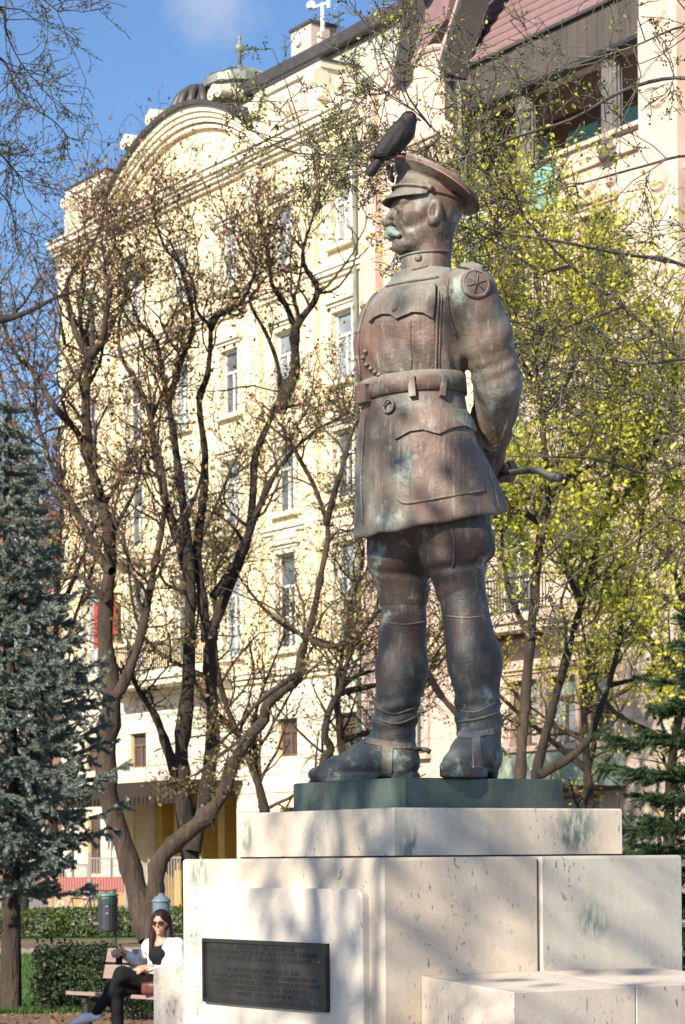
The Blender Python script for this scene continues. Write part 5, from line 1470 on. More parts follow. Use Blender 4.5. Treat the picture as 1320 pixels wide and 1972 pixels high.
# F: larch overhanging from the right, close behind the statue
Fz = Tree(61, wig=.20, up=-.02, kids=(5, 4, 4), lens=(.55, .55, .5), minr=.0032, spread=(30, 70))
YL = 15.5
base_f = np.array([3.3, 16.5, 0.0])
tr = smooth_path([base_f, base_f + (0.02, 0, 2.0), base_f + (-.05, -.1, 4.5), base_f + (.05, .1, 7.2), base_f + (0, 0, 9.5)], 5)
Fz.limb_w(tr, .20, .06, 'trunk', 16, 1.5, .5)
LB = [([(1560, 860), (1400, 740), (1320, 690), (1285, 668), (1200, 590), (1100, 512), (1010, 420), (950, 350), (900, 300), (850, 262), (800, 215), (745, 178)], 15, 3, 18, .75),
      ([(1540, 1010), (1400, 900), (1330, 888), (1250, 912), (1150, 884), (1050, 880), (960, 878)], 15, 3, 12, .6),
      ([(1550, 700), (1400, 560), (1300, 505), (1200, 490), (1080, 465), (980, 450), (900, 425), (865, 405)], 14, 3, 16, .75),
      ([(1560, 420), (1420, 330), (1330, 300), (1240, 320), (1150, 345), (1060, 370), (1000, 392)], 12, 3, 16, .7),
      ([(1560, 260), (1400, 170), (1300, 150), (1200, 175), (1100, 230), (1000, 262), (900, 300), (800, 330), (700, 318), (640, 300), (560, 268)], 12, 2.5, 11, .5),
      ([(1560, 120), (1420, 60), (1320, 50), (1220, 90), (1150, 110)], 12, 3, 14, .8),
      ([(1100, 512), (1040, 520), (960, 470), (900, 440)], 9, 3, 10, .6),
      ([(1200, 590), (1120, 620), (1050, 640), (990, 620)], 9, 3, 14, .7),
      ([(1320, 690), (1230, 700), (1150, 680), (1080, 720)], 11, 3, 14, .75),
      ([(1540, 900), (1420, 800), (1330, 770), (1240, 760), (1150, 800), (1060, 780)], 12, 3, 16, .75),
      ([(1560, 1160), (1400, 1060), (1300, 1000), (1210, 1050), (1130, 1090), (1060, 1150)], 13, 3, 14, .7),
      ([(850, 262), (800, 300), (740, 310), (690, 300)], 7, 2.5, 12, .45),
      ([(1010, 420), (960, 290), (920, 200), (900, 120)], 7, 2.5, 14, .55),
      ([(830, 245), (780, 170), (790, 90), (760, 40)], 6, 2, 12, .45),
      ([(745, 178), (690, 160), (665, 120), (680, 70), (740, 40)], 5, 1.6, 5, .26),
      ([(640, 300), (560, 292), (500, 262), (466, 222), (458, 190)], 4.5, 1.6, 5, .24),
      ([(620, 300), (570, 250), (540, 210), (510, 180)], 4, 1.6, 4, .22)]
for i_, (pl_, w0, w1, kd, kl) in enumerate(LB): Fz.limb_px(pl_, w0 * .8, w1 * .8, YL, 'limb', .9, kd if i_ in (0, 4, 5) or i_ > 10 else int(kd * .6), kl, .15, 1 if i_ < 12 else 2)
Fz.build('larch_tree', 'larch with budding fine twigs reaching in from the right above the officer', base_f, 'bark_grey', 'bark_grey',
         [('buds', sprinkle(Fz.leaf, 17000, .012, Fz.r), .019, 'bud', dict(aspect=.8)), ('foliage', sprinkle(Fz.leaf, 2600, .03, Fz.r), .026, 'leaf_yellow', {})])
# bare tree at the left edge, its twigs against the sky
Bt = Tree(71, wig=.18, up=-.05, kids=(4, 3, 3), lens=(.55, .5, .5), minr=.0032, spread=(25, 65))
YT = 19.0
bb = np.array([-4.1, 19.2, 0.0])
Bt.limb_w(smooth_path([bb, bb + (0, 0, 3), bb + (.1, 0, 6), bb + (.15, .1, 9), bb + (.1, 0, 11)], 5), .22, .07, 'trunk', 12, 1.4, .5)
for pl_, w0, w1, kd, kl in (([(-330, -260), (-200, -120), (-60, 0), (5, 20), (12, 60), (40, 120), (90, 180)], 15, 2, 11, .55), ([(-330, -100), (-150, 40), (-40, 100), (10, 120), (40, 190), (100, 230), (130, 262)], 12, 2, 12, .5),
                            ([(-330, 100), (-150, 200), (-40, 260), (30, 330), (50, 380)], 12, 2, 13, .5), ([(-330, -300), (-120, -140), (0, -60), (60, -20), (110, 20), (120, 20)], 10, 2, 11, .5),
                            ([(-330, 260), (-150, 300), (-60, 340), (10, 380), (30, 440)], 10, 2, 12, .5), ([(-320, 640), (-120, 620), (0, 615), (55, 600), (110, 572), (150, 560)], 24, 5, 7, .5)):
    Bt.limb_px(pl_, w0, w1, YT, 'limb', .8, kd, kl, .3)
Bt.build('bare_tree', 'bare tree with drooping fine twigs against the blue sky at upper left', bb, 'bark', 'twig',
         [('buds', sprinkle(Bt.leaf, 4000, .015, Bt.r), .020, 'bud', dict(aspect=.7))])
# more street trees behind, seen through the gaps
for i, (px, Y, seed, kind_) in enumerate(((40, 58, 81, 'red'), (130, 60, 83, 'red'), (480, 57, 85, 'olive'), (660, 56, 87, 'olive'), (1150, 54, 89, 'yellow'), (1290, 50, 91, 'yellow'))):
    T = Tree(seed, wig=.24, up=.10, kids=(6, 5, 3))
    b_ = G(px, Y); hgt = (11.5, 12.5, 9.5, 9, 10, 11)[i]
    w_ = smooth_path([b_, b_ + (T.r.normal() * .3, 0, hgt * .3), b_ + (T.r.normal() * .6, .3, hgt * .62), b_ + (T.r.normal() * .8, 0, hgt * .9)], 5)
    T.limb_w(w_, .17, .04, 'trunk', 26, 2.6, .22)
    for k in range(4):
        j = 6 + k * 2; j = min(j, len(w_) - 2); d = unit(np.array([T.r.normal(), T.r.normal() * .6, .9])); L = hgt * .4
        T.limb_w(smooth_path([w_[j], w_[j] + d * L * .5 + T.r.normal(size=3) * .3, w_[j] + d * L + np.array([0, 0, .6])], 5), .08, .025, 'limb', 14, 1.9, .25)
    fol = {'red': [('seed_pods', sprinkle(T.leaf, 2200, .12, T.r), .11, 'leaf_red', dict(droop=.7)), ('foliage', sprinkle(T.leaf, 1000, .12, T.r), .08, 'leaf_olive', {})],
           'olive': [('foliage', sprinkle(T.leaf, 3600, .14, T.r), .09, 'leaf_olive', {})], 'yellow': [('foliage', sprinkle(T.leaf, 6500, .12, T.r), .09, 'leaf_yellow', {})]}[kind_]
    T.build('street_tree', ('thin reddish tree behind the blue spruce at the far left edge', 'thin reddish tree rising left of the yellow house corner', 'young olive-leaved tree along the yellow house front, left of the sprawling trunk', 'young olive-leaved tree along the yellow house front, just left of the statue\'s legs',
            'yellow-leaved tree in front of the pink house shop windows', 'yellow-leaved tree at the right edge in front of the pink house')[i], b_, 'bark', 'twig', fol)
# the plane tree beside the camera path that dapples the pedestal with shade
Sh = Tree(101, wig=.22, up=.05, kids=(5, 4, 3), lens=(.5, .5, .5), minr=.008)
sb = np.array([-6.1, 0.5, 0.0])
Sh.limb_w(smooth_path([sb, sb + (.1, 0, 2.5), sb + (.3, .1, 4.6), sb + (.35, .2, 6.2), sb + (.2, .3, 7.8)], 5), .17, .05, 'trunk', 12, 1.5, .5)
for k in range(7):
    a = k * .9; w_ = sb + np.array([.3, .1, 4.0 + k * .45]); d = np.array([math.cos(a), math.sin(a), .35])
    Sh.limb_w(smooth_path([w_, w_ + d * 1.4, w_ + d * 2.6 + (0, 0, .3), w_ + d * 3.4 + (0, 0, .8)], 5), .06, .02, 'limb', 11, 1.4, .25)
Sh.build('shade_tree', 'leafing tree on the near left that dapples the pedestal with shade', sb, 'bark', 'twig', [('foliage', sprinkle(Sh.leaf, SHADE_N, .16, Sh.r), .14, 'leaf_green', {})])

# ------------------------------------------------------------------ conifers
def conifer(name, label, base, H_, R_, z0, m_, bark, seed, whorl=.26, per=8, droop=.25, needle=.032, dens=34, flat=.5, side=7, power=.8, shoot=.28, skirt=1.0):
    r = np.random.default_rng(seed); base = np.asarray(base, float)
    o = empty(name, label, 'tree', base)
    t = Tubes(); t.add(smooth_path([(0, 0, 0), (.02, .02, H_ * .35), (0, 0, H_ * .75), (0, 0, H_)], 5), np.linspace(.020 * H_ ** .95, .01, 16), 9); t.build('trunk', M[bark], o, (0, 0, 0))
    bt = Tubes(); NV = []
    def needles(p, q):
        L = np.linalg.norm(q - p); n = max(6, int(L * dens * 10)); u = r.uniform(0, 1, n)[:, None]
        d = unit(q - p); c = p + (q - p) * u
        e = r.normal(size=(n, 3)); e -= d * (e @ d)[:, None]; e /= np.linalg.norm(e, axis=1, keepdims=True)
        k = d * .75 + e * .75; k /= np.linalg.norm(k, axis=1, keepdims=True)
        w_ = np.cross(k, r.normal(size=(n, 3))); w_ /= np.linalg.norm(w_, axis=1, keepdims=True)
        ln = needle * r.uniform(.7, 1.2, n)[:, None]
        NV.append(np.stack([c - w_ * needle * .11, c + w_ * needle * .11, c + k * ln], 1).reshape(-1, 3))
    z = z0; i = 0
    while z < H_ - .1:
        L0 = (R_ * (1 - (z - z0) / (H_ - z0)) ** power + .10) * min(1.0, skirt + (1 - skirt) * (z - z0) / 1.3)
        for k in range(per):
            a = 2 * math.pi * (k + .5 * (i % 2) + r.uniform(-.25, .25)) / per; L = L0 * r.uniform(.65, 1.18)
            h = np.array([math.cos(a), math.sin(a), 0]); pts = []
            for s_ in np.linspace(0, 1, 7): pts.append(np.array([0, 0, z]) + h * L * s_ + np.array([0, 0, -droop * L * math.sin(s_ * 2.2) + droop * .55 * L * s_ ** 3]))
            pts = np.array(pts); bt.add(pts, np.linspace(.006 + .010 * L, .003, 7), 4)
            for j in range(2, 7): needles(pts[j - 1], pts[j])
            lat = np.array([-h[1], h[0], 0])
            ns = max(3, int(side * L / .5))
            for q in range(ns):
                s_ = r.uniform(.22, 1.0); b_ = np.array([np.interp(s_, np.linspace(0, 1, 7), pts[:, c]) for c in range(3)])
                sg = 1 if q % 2 else -1
                d = unit(h * r.uniform(.5, 1.0) + lat * sg * r.uniform(.4, 1.0) + np.array([0, 0, r.normal() * flat * .4 - .1]))
                l_ = shoot * (1.15 - s_ * .6) * r.uniform(.6, 1.3) * (.5 + .5 * min(1, L))
                e_ = b_ + d * l_ + np.array([0, 0, .02]); needles(b_, e_)
                if l_ > .16:
                    for w in range(2):
                        m0 = b_ + d * l_ * r.uniform(.3, .7); needles(m0, m0 + unit(d + r.normal(size=3) * .55) * l_ * .5)
        z += whorl * r.uniform(.8, 1.2); i += 1
    bt.build('branches', M[bark], o, (0, 0, 0), 'stuff')
    nv = np.vstack(NV); part('needles', nv, np.arange(len(nv)).reshape(-1, 3), M[m_], o, False, kind='stuff')
    return len(nv) // 3
n1 = conifer('blue_spruce', 'bushy blue spruce with silvery needles standing at the left edge of the lawn', (at(22, 1945, 26.8)[0], 26.8, 0), 7.0, 1.42, 1.5, 'spruce', 'bark_warm', 5, whorl=.23, per=10, droop=.26, needle=.046, dens=80, flat=.8, power=.85, skirt=.55)
n2 = conifer('cedar', 'dark green cedar with flat drooping boughs at the right edge behind the pedestal', (at(1425, 1700, 20)[0], 20, 0), 4.5, 1.9, .9, 'cedar', 'bark', 9, whorl=.24, per=10, droop=.10, needle=.040, dens=60, flat=.15, side=8, power=1.1, shoot=.30)
print('needles', n1, n2)

# ------------------------------------------------------------------ hedges, bench, bins, fence
def shrub(name, label, c, hs, n, size, m_, seed, group=None, stems=5, cat='hedge'):
    r = np.random.default_rng(seed); o = empty(name, label, cat, c, 0, group)
    P = r.uniform(-1, 1, (n, 3)); k = np.abs(P).max(1); P = P / k[:, None] * (r.uniform(.55, 1, n) ** .5)[:, None] * np.array(hs) * (1 + .06 * np.sin(P[:, :1] * 9 + P[:, 1:2] * 7))
    P += r.normal(size=P.shape) * .035; P[:, 2] += hs[2] + .10
    v, f = leaves_mesh(P, size, r); part('foliage', v, f, M[m_], o, False, kind='stuff')
    t = Tubes()
    for i in range(stems):
        p = np.array([r.uniform(-.8, .8) * hs[0], r.uniform(-.6, .6) * hs[1], 0]); t.add([p, p + (r.normal() * .05, 0, .2), p + (r.normal() * .12, 0, hs[2] * 1.3)], [.014, .012, .006], 5)
    t.build('stems', M['bark'], o, (0, 0, 0), 'stuff')
    return o
shrub('hedge', 'dark clipped hedge between the spruce trunk and the bench', (at(146, 1900, 26.9)[0], 26.9, 0), (.42, .42, .31), 5600, .050, 'hedge', 201)
shrub('hedge', 'low dark hedge growing behind the bench and the seated woman', (at(245, 1900, 25.4)[0], 25.4, 0), (.33, .35, .28), 3000, .050, 'hedge', 202)
hx = [(-40, 52.3), (60, 52.3), (160, 52.3), (260, 52.3), (345, 52.3)]
for i, (px, Y) in enumerate(hx):
    shrub('clipped_shrub', ('light green clipped shrub at the far left below the spruce', 'light green clipped shrub left of the green litter bin post', 'light green clipped shrub right behind the green litter bin', 'light green clipped shrub at the foot of the leaning tree', 'light green clipped shrub behind the seated woman\'s head')[i],
          (at(px, 1700, Y)[0], Y, 0), (.56, .5, .26), 1900, .075, 'hedge_l', 210 + i, 'low shrubs along the far bed')
# grass blades on the nearer lawn
r = np.random.default_rng(5); n = 26000
yy = 26.5 + (43 - 26.5) * r.uniform(0, 1, n) ** 1.6; xx = (r.uniform(-30, 380, n) - 660) / FPX * yy
P = np.stack([xx, yy, np.zeros(n)], 1); hgt = r.uniform(.04, .10, n)[:, None]; d = r.normal(size=(n, 3)) * .35; d[:, 2] = 1
sd = r.normal(size=(n, 3)); sd[:, 2] = 0; sd = sd / np.linalg.norm(sd, axis=1, keepdims=True) * .008
gv = np.stack([P - sd, P + sd, P + d * hgt], 1).reshape(-1, 3)
g_ = part('grass', gv, np.arange(3 * n).reshape(-1, 3), M['blade'], None, False, kind='stuff')
g_['label'] = 'short green grass growing on the lawn'
# fallen leaves and crumbs on the bare soil
n = 550; yy = r.uniform(22.5, 26.4, n); xx = (r.uniform(-30, 360, n) - 660) / FPX * yy
v, f = leaves_mesh(np.stack([xx, yy, np.full(n, .012)], 1), .05, r)
l_ = part('leaf_litter', v, f, M['leaf_red'], None, False, kind='stuff'); l_['label'] = 'dry leaves scattered on the bare soil by the bench'

# bench
BA = np.array([.68, -.73, 0]); BF = np.array([-.73, -.68, 0])       # along the bench; the way it faces
B0 = np.array([at(208, 1840, 22.9)[0], 22.9, 0.0])
bench = empty('park_bench', 'weathered wooden park bench with plank back, the seated woman on it', 'bench', B0, math.atan2(BA[1], BA[0]))
# local: x along, y = away from the front (back side), z up
def plank(x0, x1, y0, z0, y1, z1, th, name):
    dy, dz = y1 - y0, z1 - z0; L = math.hypot(dy, dz); ny, nz = -dz / L * th, dy / L * th
    v = [(x, y, z) for x in (x0, x1) for y, z in ((y0, z0), (y1, z1), (y1 + ny, z1 + nz), (y0 + ny, z0 + nz))]
    part(name, v, [(0, 1, 2, 3), (7, 6, 5, 4), (0, 4, 5, 1), (1, 5, 6, 2), (2, 6, 7, 3), (3, 7, 4, 0)], M['wood'], bench)
for i in range(3): plank(0, 1.75, -.50 + i * .145, .43 - i * .012, -.37 + i * .145, .418 - i * .012, .035, 'seat_plank')
for i in range(2): plank(0, 1.75, -.03 + i * .035, .56 + i * .155, .0 + i * .035, .69 + i * .155, .032, 'back_plank')
for x in (.22, 1.5):
    m = MB().box(x, x + .06, -.48, -.02, .36, .40).box(x, x + .06, -.46, -.40, 0, .36).box(x, x + .06, -.10, -.03, 0, .36)
    m.tube([(x + .03, -.03, .36), (x + .03, .02, .60), (x + .03, .065, .84)], .022, 6)
    m.build('bench_leg', M['iron'], bench)

# litter bin on its post
lb = empty('litter_bin', 'dark green litter bin with pale rimmed lid on a post beyond the hedge', 'litter bin', (at(209, 1815, 47.5)[0], 47.5, 0))
MB().cyl((.13, .05, 0), (.13, .05, 1.12), .035, .035, 8).build('post', M['bin_green'], lb)
MB().lathe([(.17, .28), (.185, .30), (.19, .80)], (0, 0, 0), 18).build('bin_body', M['bin_dark'], lb)
MB().lathe([(.195, .80), (.20, .81), (.205, .93), (.19, .97)], (0, 0, 0), 18).build('bin_collar', M['bin_green'], lb)
MB().lathe([(.205, .975), (.215, .99), (.205, 1.02), (.10, 1.05)], (0, 0, 0), 18).build('lid', M['bin_lid'], lb)
for z in (.62, .76): MB().box(-.03, .03, -.205, -.188, z, z + .035).build('lock', M['steel'], lb)
# blue-grey bin behind her head
bb_ = empty('blue_bin', 'pale blue domed litter bin behind the woman\'s head', 'litter bin', (at(311, 1740, 44.5)[0], 44.5, 0))
MB().cyl((0, 0, 0), (0, 0, .6), .04, .04, 8).build('post', M['iron_grey'], bb_)
MB().lathe([(.145, .55), (.155, .57), (.165, .90)], n=18).build('bin_body', M['blue_grey'], bb_)
MB().lathe([(.18, .90), (.18, .93), (.155, .96), (.12, 1.0), (.05, 1.035), (.045, 1.07)], n=18).build('lid', M['blue_grey'], bb_, True)
# park railing in bays, and the red and orange hoarding behind it
def railing_bay(i, x0, x1, Y, z0, z1, label):
    o = empty('park_railing', label, 'railing', ((x0 + x1) / 2, Y, 0), 0, 'iron railing bays along the park edge'); h = (x1 - x0) / 2
    MB().box(-h, h, -.02, .02, z1 - .04, z1).build('top_rail', M['iron_grey'], o); MB().box(-h, h, -.02, .02, z0 + .1, z0 + .14).build('bottom_rail', M['iron_grey'], o)
    for x in np.linspace(-h + .05, h - .05, 13): MB().box(x - .012, x + .012, -.012, .012, z0 + .14, z1 - .04).build('bar', M['iron_grey'], o)
    MB().box(-h - .03, -h + .03, -.03, .03, 0, z1 + .1).build('post', M['iron_grey'], o)
for i in range(5):
    x0 = at(100 + i * 72, 1700, 55)[0]; x1 = at(100 + (i + 1) * 72, 1700, 55)[0]
    railing_bay(i, x0, x1, 55, .1, 1.62 + (.14 if i in (1, 3) else 0), ('grey railing bay over the red hoarding, leftmost by the spruce', 'grey railing bay just right above the green litter bin', 'grey railing bay left of the leaning trunk foot', 'grey railing bay between the tree trunks by the ochre entrance', 'grey railing bay right beside the pedestal\'s left edge')[i])
hd = empty('hoarding', 'low red and orange striped hoarding behind the park railing at left', 'hoarding', (at(170, 1700, 56.5)[0], 56.5, 0))
MB().box(-.95, .85, -.03, .03, .92, 1.30).build('red_board', M['red_paint'], hd)
MB().box(-.95, .85, -.035, .035, .60, .918).build('orange_board', M['orange_paint'], hd)
for x in (-.9, -.05, .8): MB().box(x - .04, x + .04, .036, .10, 0, 1.3).build('post', M['iron'], hd)
for i, (px, c) in enumerate(((132, 'white_cloth'), (150, 'blue_grey'), (182, 'maroon'))):
    o = empty('parked_bicycle', ('pale bicycle parked at the hoarding, leftmost', 'blue bicycle parked in front of the orange board', 'dark red bicycle parked beside the litter bin')[i], 'bicycle', (at(px, 1740, 53.5)[0], 53.5, 0), R(20 + i * 15), 'bicycles parked by the railing')
    for x in (-.5, .5):
        MB().tube([(x + .31 * math.cos(t), 0, .33 + .31 * math.sin(t)) for t in np.linspace(0, 2 * math.pi, 20)], .022, 5).build('wheel', M['iron'], o)
    MB().tube([(-.5, 0, .33), (-.15, 0, .85), (.38, 0, .82), (-.02, 0, .32), (-.15, 0, .85)], .02, 5).tube([(.5, 0, .33), (.36, 0, 1.0)], .02, 5).build('bicycle_frame', M[c], o)
    MB().tube([(.36, -.25, 1.02), (.40, 0, 1.0), (.36, .25, 1.02)], .016, 5).build('handlebar', M['iron'], o)
    MB().box(-.28, -.06, -.06, .06, .92, .97).build('saddle', M['iron'], o)
# ------------------------------------------------------------------ woman on the bench
Wp = B0 + BA * 1.08 + BF * .22
WF = unit(np.array([-.62, -.78, 0])); WL = np.array([-WF[1], WF[0], 0]); WL = -WL if WL[0] < 0 else WL     # WL: towards the photo's right (her left)
wo = empty('person', 'woman in sunglasses, white cardigan and black trousers sitting cross-legged on the bench', 'person', Wp, math.atan2(WF[1], WF[0]))
# local: x = the way she faces, y = her left, z up
TF = rotz(R(-14))                                            # legs swing to her right
def tl(p): return tuple(TF @ np.array(p, float))
hipL, hipR = (-.02, .09, .52), (-.02, -.09, .52)
kneeR, ankR, toeR = tl((.42, -.10, .52)), tl((.40, -.10, .10)), tl((.58, -.13, .05))       # planted leg
kneeL, ankL, toeL = tl((.40, -.02, .66)), tl((.56, -.22, .30)), tl((.72, -.30, .22))       # crossed leg
def trousers(X):
    d = smin(capsule(X, hipR, kneeR, .088, .066), capsule(X, kneeR, ankR, .064, .048), .04)
    e = smin(capsule(X, hipL, kneeL, .090, .066), capsule(X, kneeL, ankL, .064, .046), .04)
    d = smin(d, e, .02); d = smin(d, ell(X, (-.05, 0, .52), (.13, .175, .12)), .05)
    return d + wave(X, (40, 30, 35), .003)
HWO = np.array([-.02, -.01, 1.115]); RW = rotz(R(24)) @ roty(R(2))
def headw(X):
    q = [X[i] - HWO[i] for i in range(3)]; Q = [sum(RW[j][i] * q[j] for j in range(3)) for i in range(3)]; ay = np.abs(Q[1]); Y = [Q[0], ay, Q[2]]
    d = smin(ell(Q, (-.012, 0, .030), (.090, .070, .080)), ell(Q, (.022, 0, -.030), (.058, .052, .076)), .03)
    d = smin(d, ell(Q, (.062, 0, -.092), (.018, .020, .016)), .02)
    d = smin(d, capsule(Y, (.045, .042, -.024), (.015, .055, -.015), .017, .015), .02)
    d = smin(d, capsule(Q, (.076, 0, .008), (.096, 0, -.026), .007, .011), .012)
    d = smax(d, -ell(Y, (.086, .029, .002), (.016, .017, .011)), .01)
    d = smin(d, capsule(Y, (.078, 0, -.062), (.066, .022, -.056), .007, .004), .008)
    d = smin(d, capsule(Q, (-.02, 0, -.05), (-.035, 0, -.19), .047, .052), .025)
    d = smin(d, ell(Y, (-.005, .072, -.012), (.017, .008, .026)), .006)
    return d
shR, shL = (-.05, -.175, .90), (-.06, .175, .90)
elR, wrR = (-.13, -.36, .74), (.03, -.44, .82)                 # elbow on the bench back, hand with phone
elL, wrL = (.02, .24, .64), (.20, .03, .70)                    # other forearm across the lap
def arms(X, grow_=0):
    a = smin(capsule(X, shR, elR, .052 + grow_, .040 + grow_), capsule(X, elR, wrR, .040 + grow_, .028 + grow_), .02)
    b = smin(capsule(X, shL, elL, .052 + grow_, .042 + grow_), capsule(X, elL, wrL, .040 + grow_, .028 + grow_), .02)
    return np.minimum(a, b)
def bodyw(X):
    d = headw(X)
    d = smin(d, ell(X, (-.045, 0, .78), (.095, .15, .19)), .05)
    d = smin(d, arms(X), .03)
    d = smin(d, ell(X, (-.05, 0, .52), (.11, .15, .10)), .03)
    d = smin(d, hand_field(X, wrR, (.75, .2, .25), (-.1, .3, -1), 1), .015)
    d = smin(d, hand_field(X, wrL, (.55, -.75, -.05), (-.2, .2, -1), 1), .015)
    for k, a, t in ((kneeR, ankR, toeR), (kneeL, ankL, toeL)): d = smin(d, capsule(X, k, a, .05, .036), .01)
    return d
v, f = nets(bodyw, (-.24, -.62, .02), (.66, .36, 1.27), .0085)
part('body', v, f, M['skin'], wo, True)
def cardigan(X):
    d = ell(X, (-.05, 0, .76), (.118, .178, .235))
    d = smin(d, capsule(X, (-.06, -.15, .915), (-.06, .15, .915), .062, .062), .05)
    d = smin(d, arms(X, .017), .03) + wave(X, (34, 26, 40), .0045)
    # open front
    v_ = np.maximum(np.abs(X[1] + .005) - np.clip(.022 + .16 * (X[2] - .66), .012, .085), -(X[0] - .0))
    d = smax(d, -v_, .01)
    # cuffs stop before the hands; neck open
    for w_, e_ in ((wrR, elR), (wrL, elL)):
        u_ = unit(np.array(w_) - np.array(e_)); pl_ = (X[0] - w_[0]) * u_[0] + (X[1] - w_[1]) * u_[1] + (X[2] - w_[2]) * u_[2]
        near = np.sqrt((X[0] - w_[0]) ** 2 + (X[1] - w_[1]) ** 2 + (X[2] - w_[2]) ** 2) - .13
        d = np.maximum(d, np.where(near < 0, pl_ + .015, -1))
    d = np.maximum(d, np.minimum(.062 - np.sqrt((X[0] + .03) ** 2 + X[1] ** 2), X[2] - .90))
    return np.maximum(d, .555 - X[2])
v, f = nets(cardigan, (-.26, -.52, .50), (.30, .36, 1.02), .0085)
part('cardigan', v, f, M['white_cloth'], wo, True)
def topw(X): return np.maximum(smin(ell(X, (-.042, 0, .76), (.108, .150, .20)), ell(X, (.03, 0, .82), (.06, .10, .06)), .04), X[2] - .905)
v, f = nets(topw, (-.2, -.2, .54), (.14, .2, .96), .011); part('top', v, f, M['black_cloth'], wo, True)
v, f = nets(trousers, (-.24, -.52, .02), (.74, .24, .80), .0105); part('trousers', v, f, M['black_cloth'], wo, True)
for a, t in ((ankR, toeR), (ankL, toeL)):
    a, t = np.array(a), np.array(t); dd = unit(t - a)
    def shoe(X):
        h_ = a - np.array([0, 0, .045]) - dd * .015
        d = smin(capsule(X, h_ + (0, 0, .01), a * .45 + t * .55, .040, .042), capsule(X, a * .45 + t * .55, t + dd * .02, .042, .028), .03)
        return d
    lo, hi = np.minimum(a, t) - .1, np.maximum(a, t) + .1
    v, f = nets(shoe, lo, hi, .009); so_ = part('shoe', v, f, M['white_cloth'], wo, True)
def hairw(X):
    q = [X[i] - HWO[i] for i in range(3)]; q = [sum(RW[j][i] * q[j] for j in range(3)) for i in range(3)]; ay = np.abs(q[1]); Y = [q[0], ay, q[2]]
    d = ell(q, (-.022, 0, .040), (.102, .083, .088))
    d = smin(d, capsule(Y, (-.03, .062, .03), (-.005, .080, -.14), .030, .034), .04)
    d = smin(d, capsule(Y, (-.005, .080, -.14), (.062, .085, -.30), .032, .016), .03)
    d = smin(d, ell(q, (-.075, 0, -.10), (.04, .08, .16)), .04)
    face = ell(q, (.075, 0, -.026), (.080, .050, .092))
    d = smax(d, -face, .015)
    return d + .0025 * np.sin(q[1] * 190 + q[2] * 14 + q[0] * 60)
v, f = nets(hairw, (-.2, -.2, .76), (.16, .18, 1.29), .0065); part('hair', v, f, M['hair'], wo, True)
Hw = lambda p: HWO + RW @ np.array(p, float)
m = MB()
for sg in (-1, 1):
    c = Hw((.090, sg * .031, .004)); n_ = 14
    v = []
    for z in (0, .004):
        for k in range(n_):
            t = 2 * math.pi * k / n_; v.append(Hw((.088 + z - .010 * abs(math.cos(t)) * (1 if sg * math.cos(t) > 0 else 0), sg * .031 + .027 * math.cos(t), .002 + .021 * math.sin(t))))
    m.raw(v, [tuple(range(n_ - 1, -1, -1)), tuple(range(n_, 2 * n_))] + [(k, (k + 1) % n_, n_ + (k + 1) % n_, n_ + k) for k in range(n_)])
    m.tube([Hw((.078, sg * .057, .010)), Hw((.04, sg * .074, .010)), Hw((-.01, sg * .078, .004))], .0035, 5)
m.tube([Hw((.091, -.010, .008)), Hw((.094, 0, .010)), Hw((.091, .010, .008))], .003, 5)
m.build('sunglasses', M['lens'], wo)
MB().tube([Hw((.0785, y, -.0615 + 4 * y * y)) for y in np.linspace(-.024, .024, 9)], [.002, .0045, .0055, .006, .006, .006, .0055, .0045, .002], 6).build('mouth', M['lips'], wo, True)
MB().tube([Hw((.0835, y, -.0605 + 4 * y * y)) for y in np.linspace(-.018, .018, 7)], .0026, 5).build('teeth', M['teeth'], wo, True)
MB().tube([(-.03 + .066 * math.cos(t) + .03 * max(0, math.cos(t)), .062 * math.sin(t), .945 - .05 * max(0, math.cos(t))) for t in np.linspace(R(-100), R(100), 16)], .004, 5).build('necklace', M['maroon'], wo)
# what she holds, and her bag
pho = empty('phone', 'small black phone in the woman\'s hand over the bench back', 'phone', Wp + rotz(math.atan2(WF[1], WF[0])) @ np.array((.10, -.425, .80)), math.atan2(WF[1], WF[0]))
MB().box(-.008, .008, -.035, .035, -.075, .055).build('case', M['black_cloth'], pho); MB().box(.0081, .0095, -.012, .012, .02, .045).build('camera', M['white_metal'], pho)
bg = empty('handbag', 'maroon leather handbag on the bench seat beneath the woman\'s crossed leg', 'handbag', Wp + rotz(math.atan2(WF[1], WF[0])) @ np.array((.28, .20, .455)), math.atan2(WF[1], WF[0]) + .3)
v, f = nets(lambda X: boxd(X, (0, 0, .075), (.07, .12, .06), .03) + .003 * np.sin(X[1] * 60), (-.12, -.19, -.03), (.12, .19, .18), .011); part('bag_body', v, f, M['maroon'], bg, True)
MB().tube([(0, -.10, .14), (0, -.08, .22), (0, 0, .25), (0, .08, .22), (0, .10, .14)], .009, 6).build('handle', M['maroon'], bg, True)

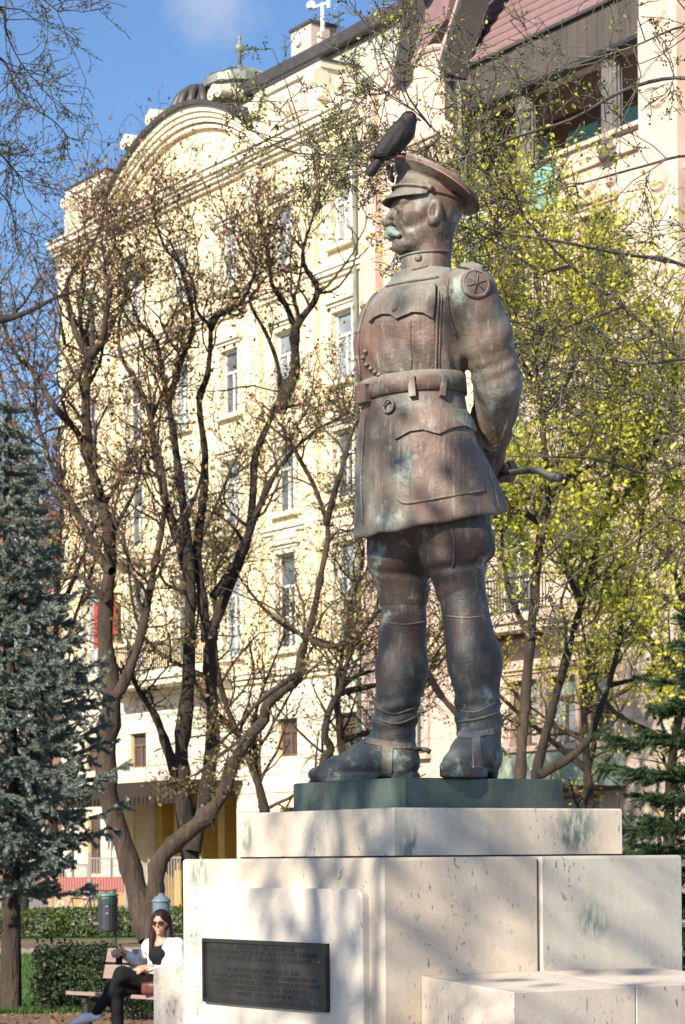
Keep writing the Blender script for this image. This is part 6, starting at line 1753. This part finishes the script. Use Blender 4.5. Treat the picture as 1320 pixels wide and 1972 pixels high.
# ------------------------------------------------------------------ pigeon on the cap
def capat(px, py, Y): return at(px, py, Y)
YPg = 9.83
pgb = at(768, 300, YPg)
pg = empty('pigeon', 'dark pigeon perched on the front rim of the officer\'s cap', 'pigeon', pgb)
q = lambda px, py, dy=0.0: at(px, py, YPg + dy) - pgb
k_ = YPg / FPX
def pig(X):
    d = smin(ell(X, q(766, 266), (23 * k_, .050, 42 * k_), roty(R(38))), capsule(X, q(779, 250), q(788, 233), 17 * k_, 11 * k_), .04)
    d = smin(d, ell(X, q(788, 227), (.031, .027, .028)), .02)
    d = smin(d, capsule(X, q(750, 288), q(733, 304), 14 * k_, 8 * k_), .04)
    return d
v, f = nets(pig, (-.20, -.12, -.10), (.14, .12, .24), .0055); part('body', v, f, M['pigeon'], pg, True)
def neck(X): return smin(capsule(X, q(780, 249), q(788, 233), 17.4 * k_, 11.4 * k_), ell(X, q(788, 227), (.0315, .0275, .0285)), .02) + .0006
v, f = nets(neck, (-.05, -.08, .04), (.14, .08, .24), .005); part('neck_feathers', v, f, M['pigeon_neck'], pg, True)
for sg in (1, -1):
    def wing(X):
        d = smin(ell(X, q(757, 266, -sg * .040), (18 * k_, .018, 42 * k_), roty(R(36))), capsule(X, q(742, 284, -sg * .036), q(712, 304, -sg * .012), 11 * k_, 3 * k_), .03)
        return d + .0012 * np.sin((X[0] * .8 - X[2] * .55) * 240)
    v, f = nets(wing, (-.20, -.12, -.08), (.12, .12, .2), .0055); part('wing', v, f, M['pigeon_wing'], pg, True)
def tail(X):
    a, b = np.array(q(736, 300)), np.array(q(715, 330)); d_ = unit(b - a)
    return capsule(X, a, b, 9 * k_, 10.5 * k_) + 0.0015 * np.sin(X[1] * 300)
v, f = nets(tail, (-.20, -.08, -.14), (.02, .08, .08), .005); part('tail', v, f, M['pigeon_wing'], pg, True)
h_ = np.array(q(788, 227))
MB().tube([h_ + (.022, -.006, -.004), h_ + (.040, -.010, -.010), h_ + (.050, -.012, -.017)], [.009, .006, .002], 7).build('beak', M['beak'], pg, True)
MB().lathe([(.0015, -.004), (.005, -.002), (.005, .002), (.0015, .004)], tuple(h_ + (.010, -.0262, .004)), 8).build('eye', M['coral'], pg)
for sg in (1, -1):
    p0 = np.array(q(762, 288, -sg * .02)); p1 = np.array(q(766, 301, -sg * .02))
    m = MB().tube([p0, p1], .006, 6)
    for a in (-35, 0, 35, 180): m.tube([p1, p1 + np.array([.030 * math.cos(R(a)), .030 * math.sin(R(a)), -.004])], [.005, .003], 5)
    m.build('leg', M['coral'], pg)
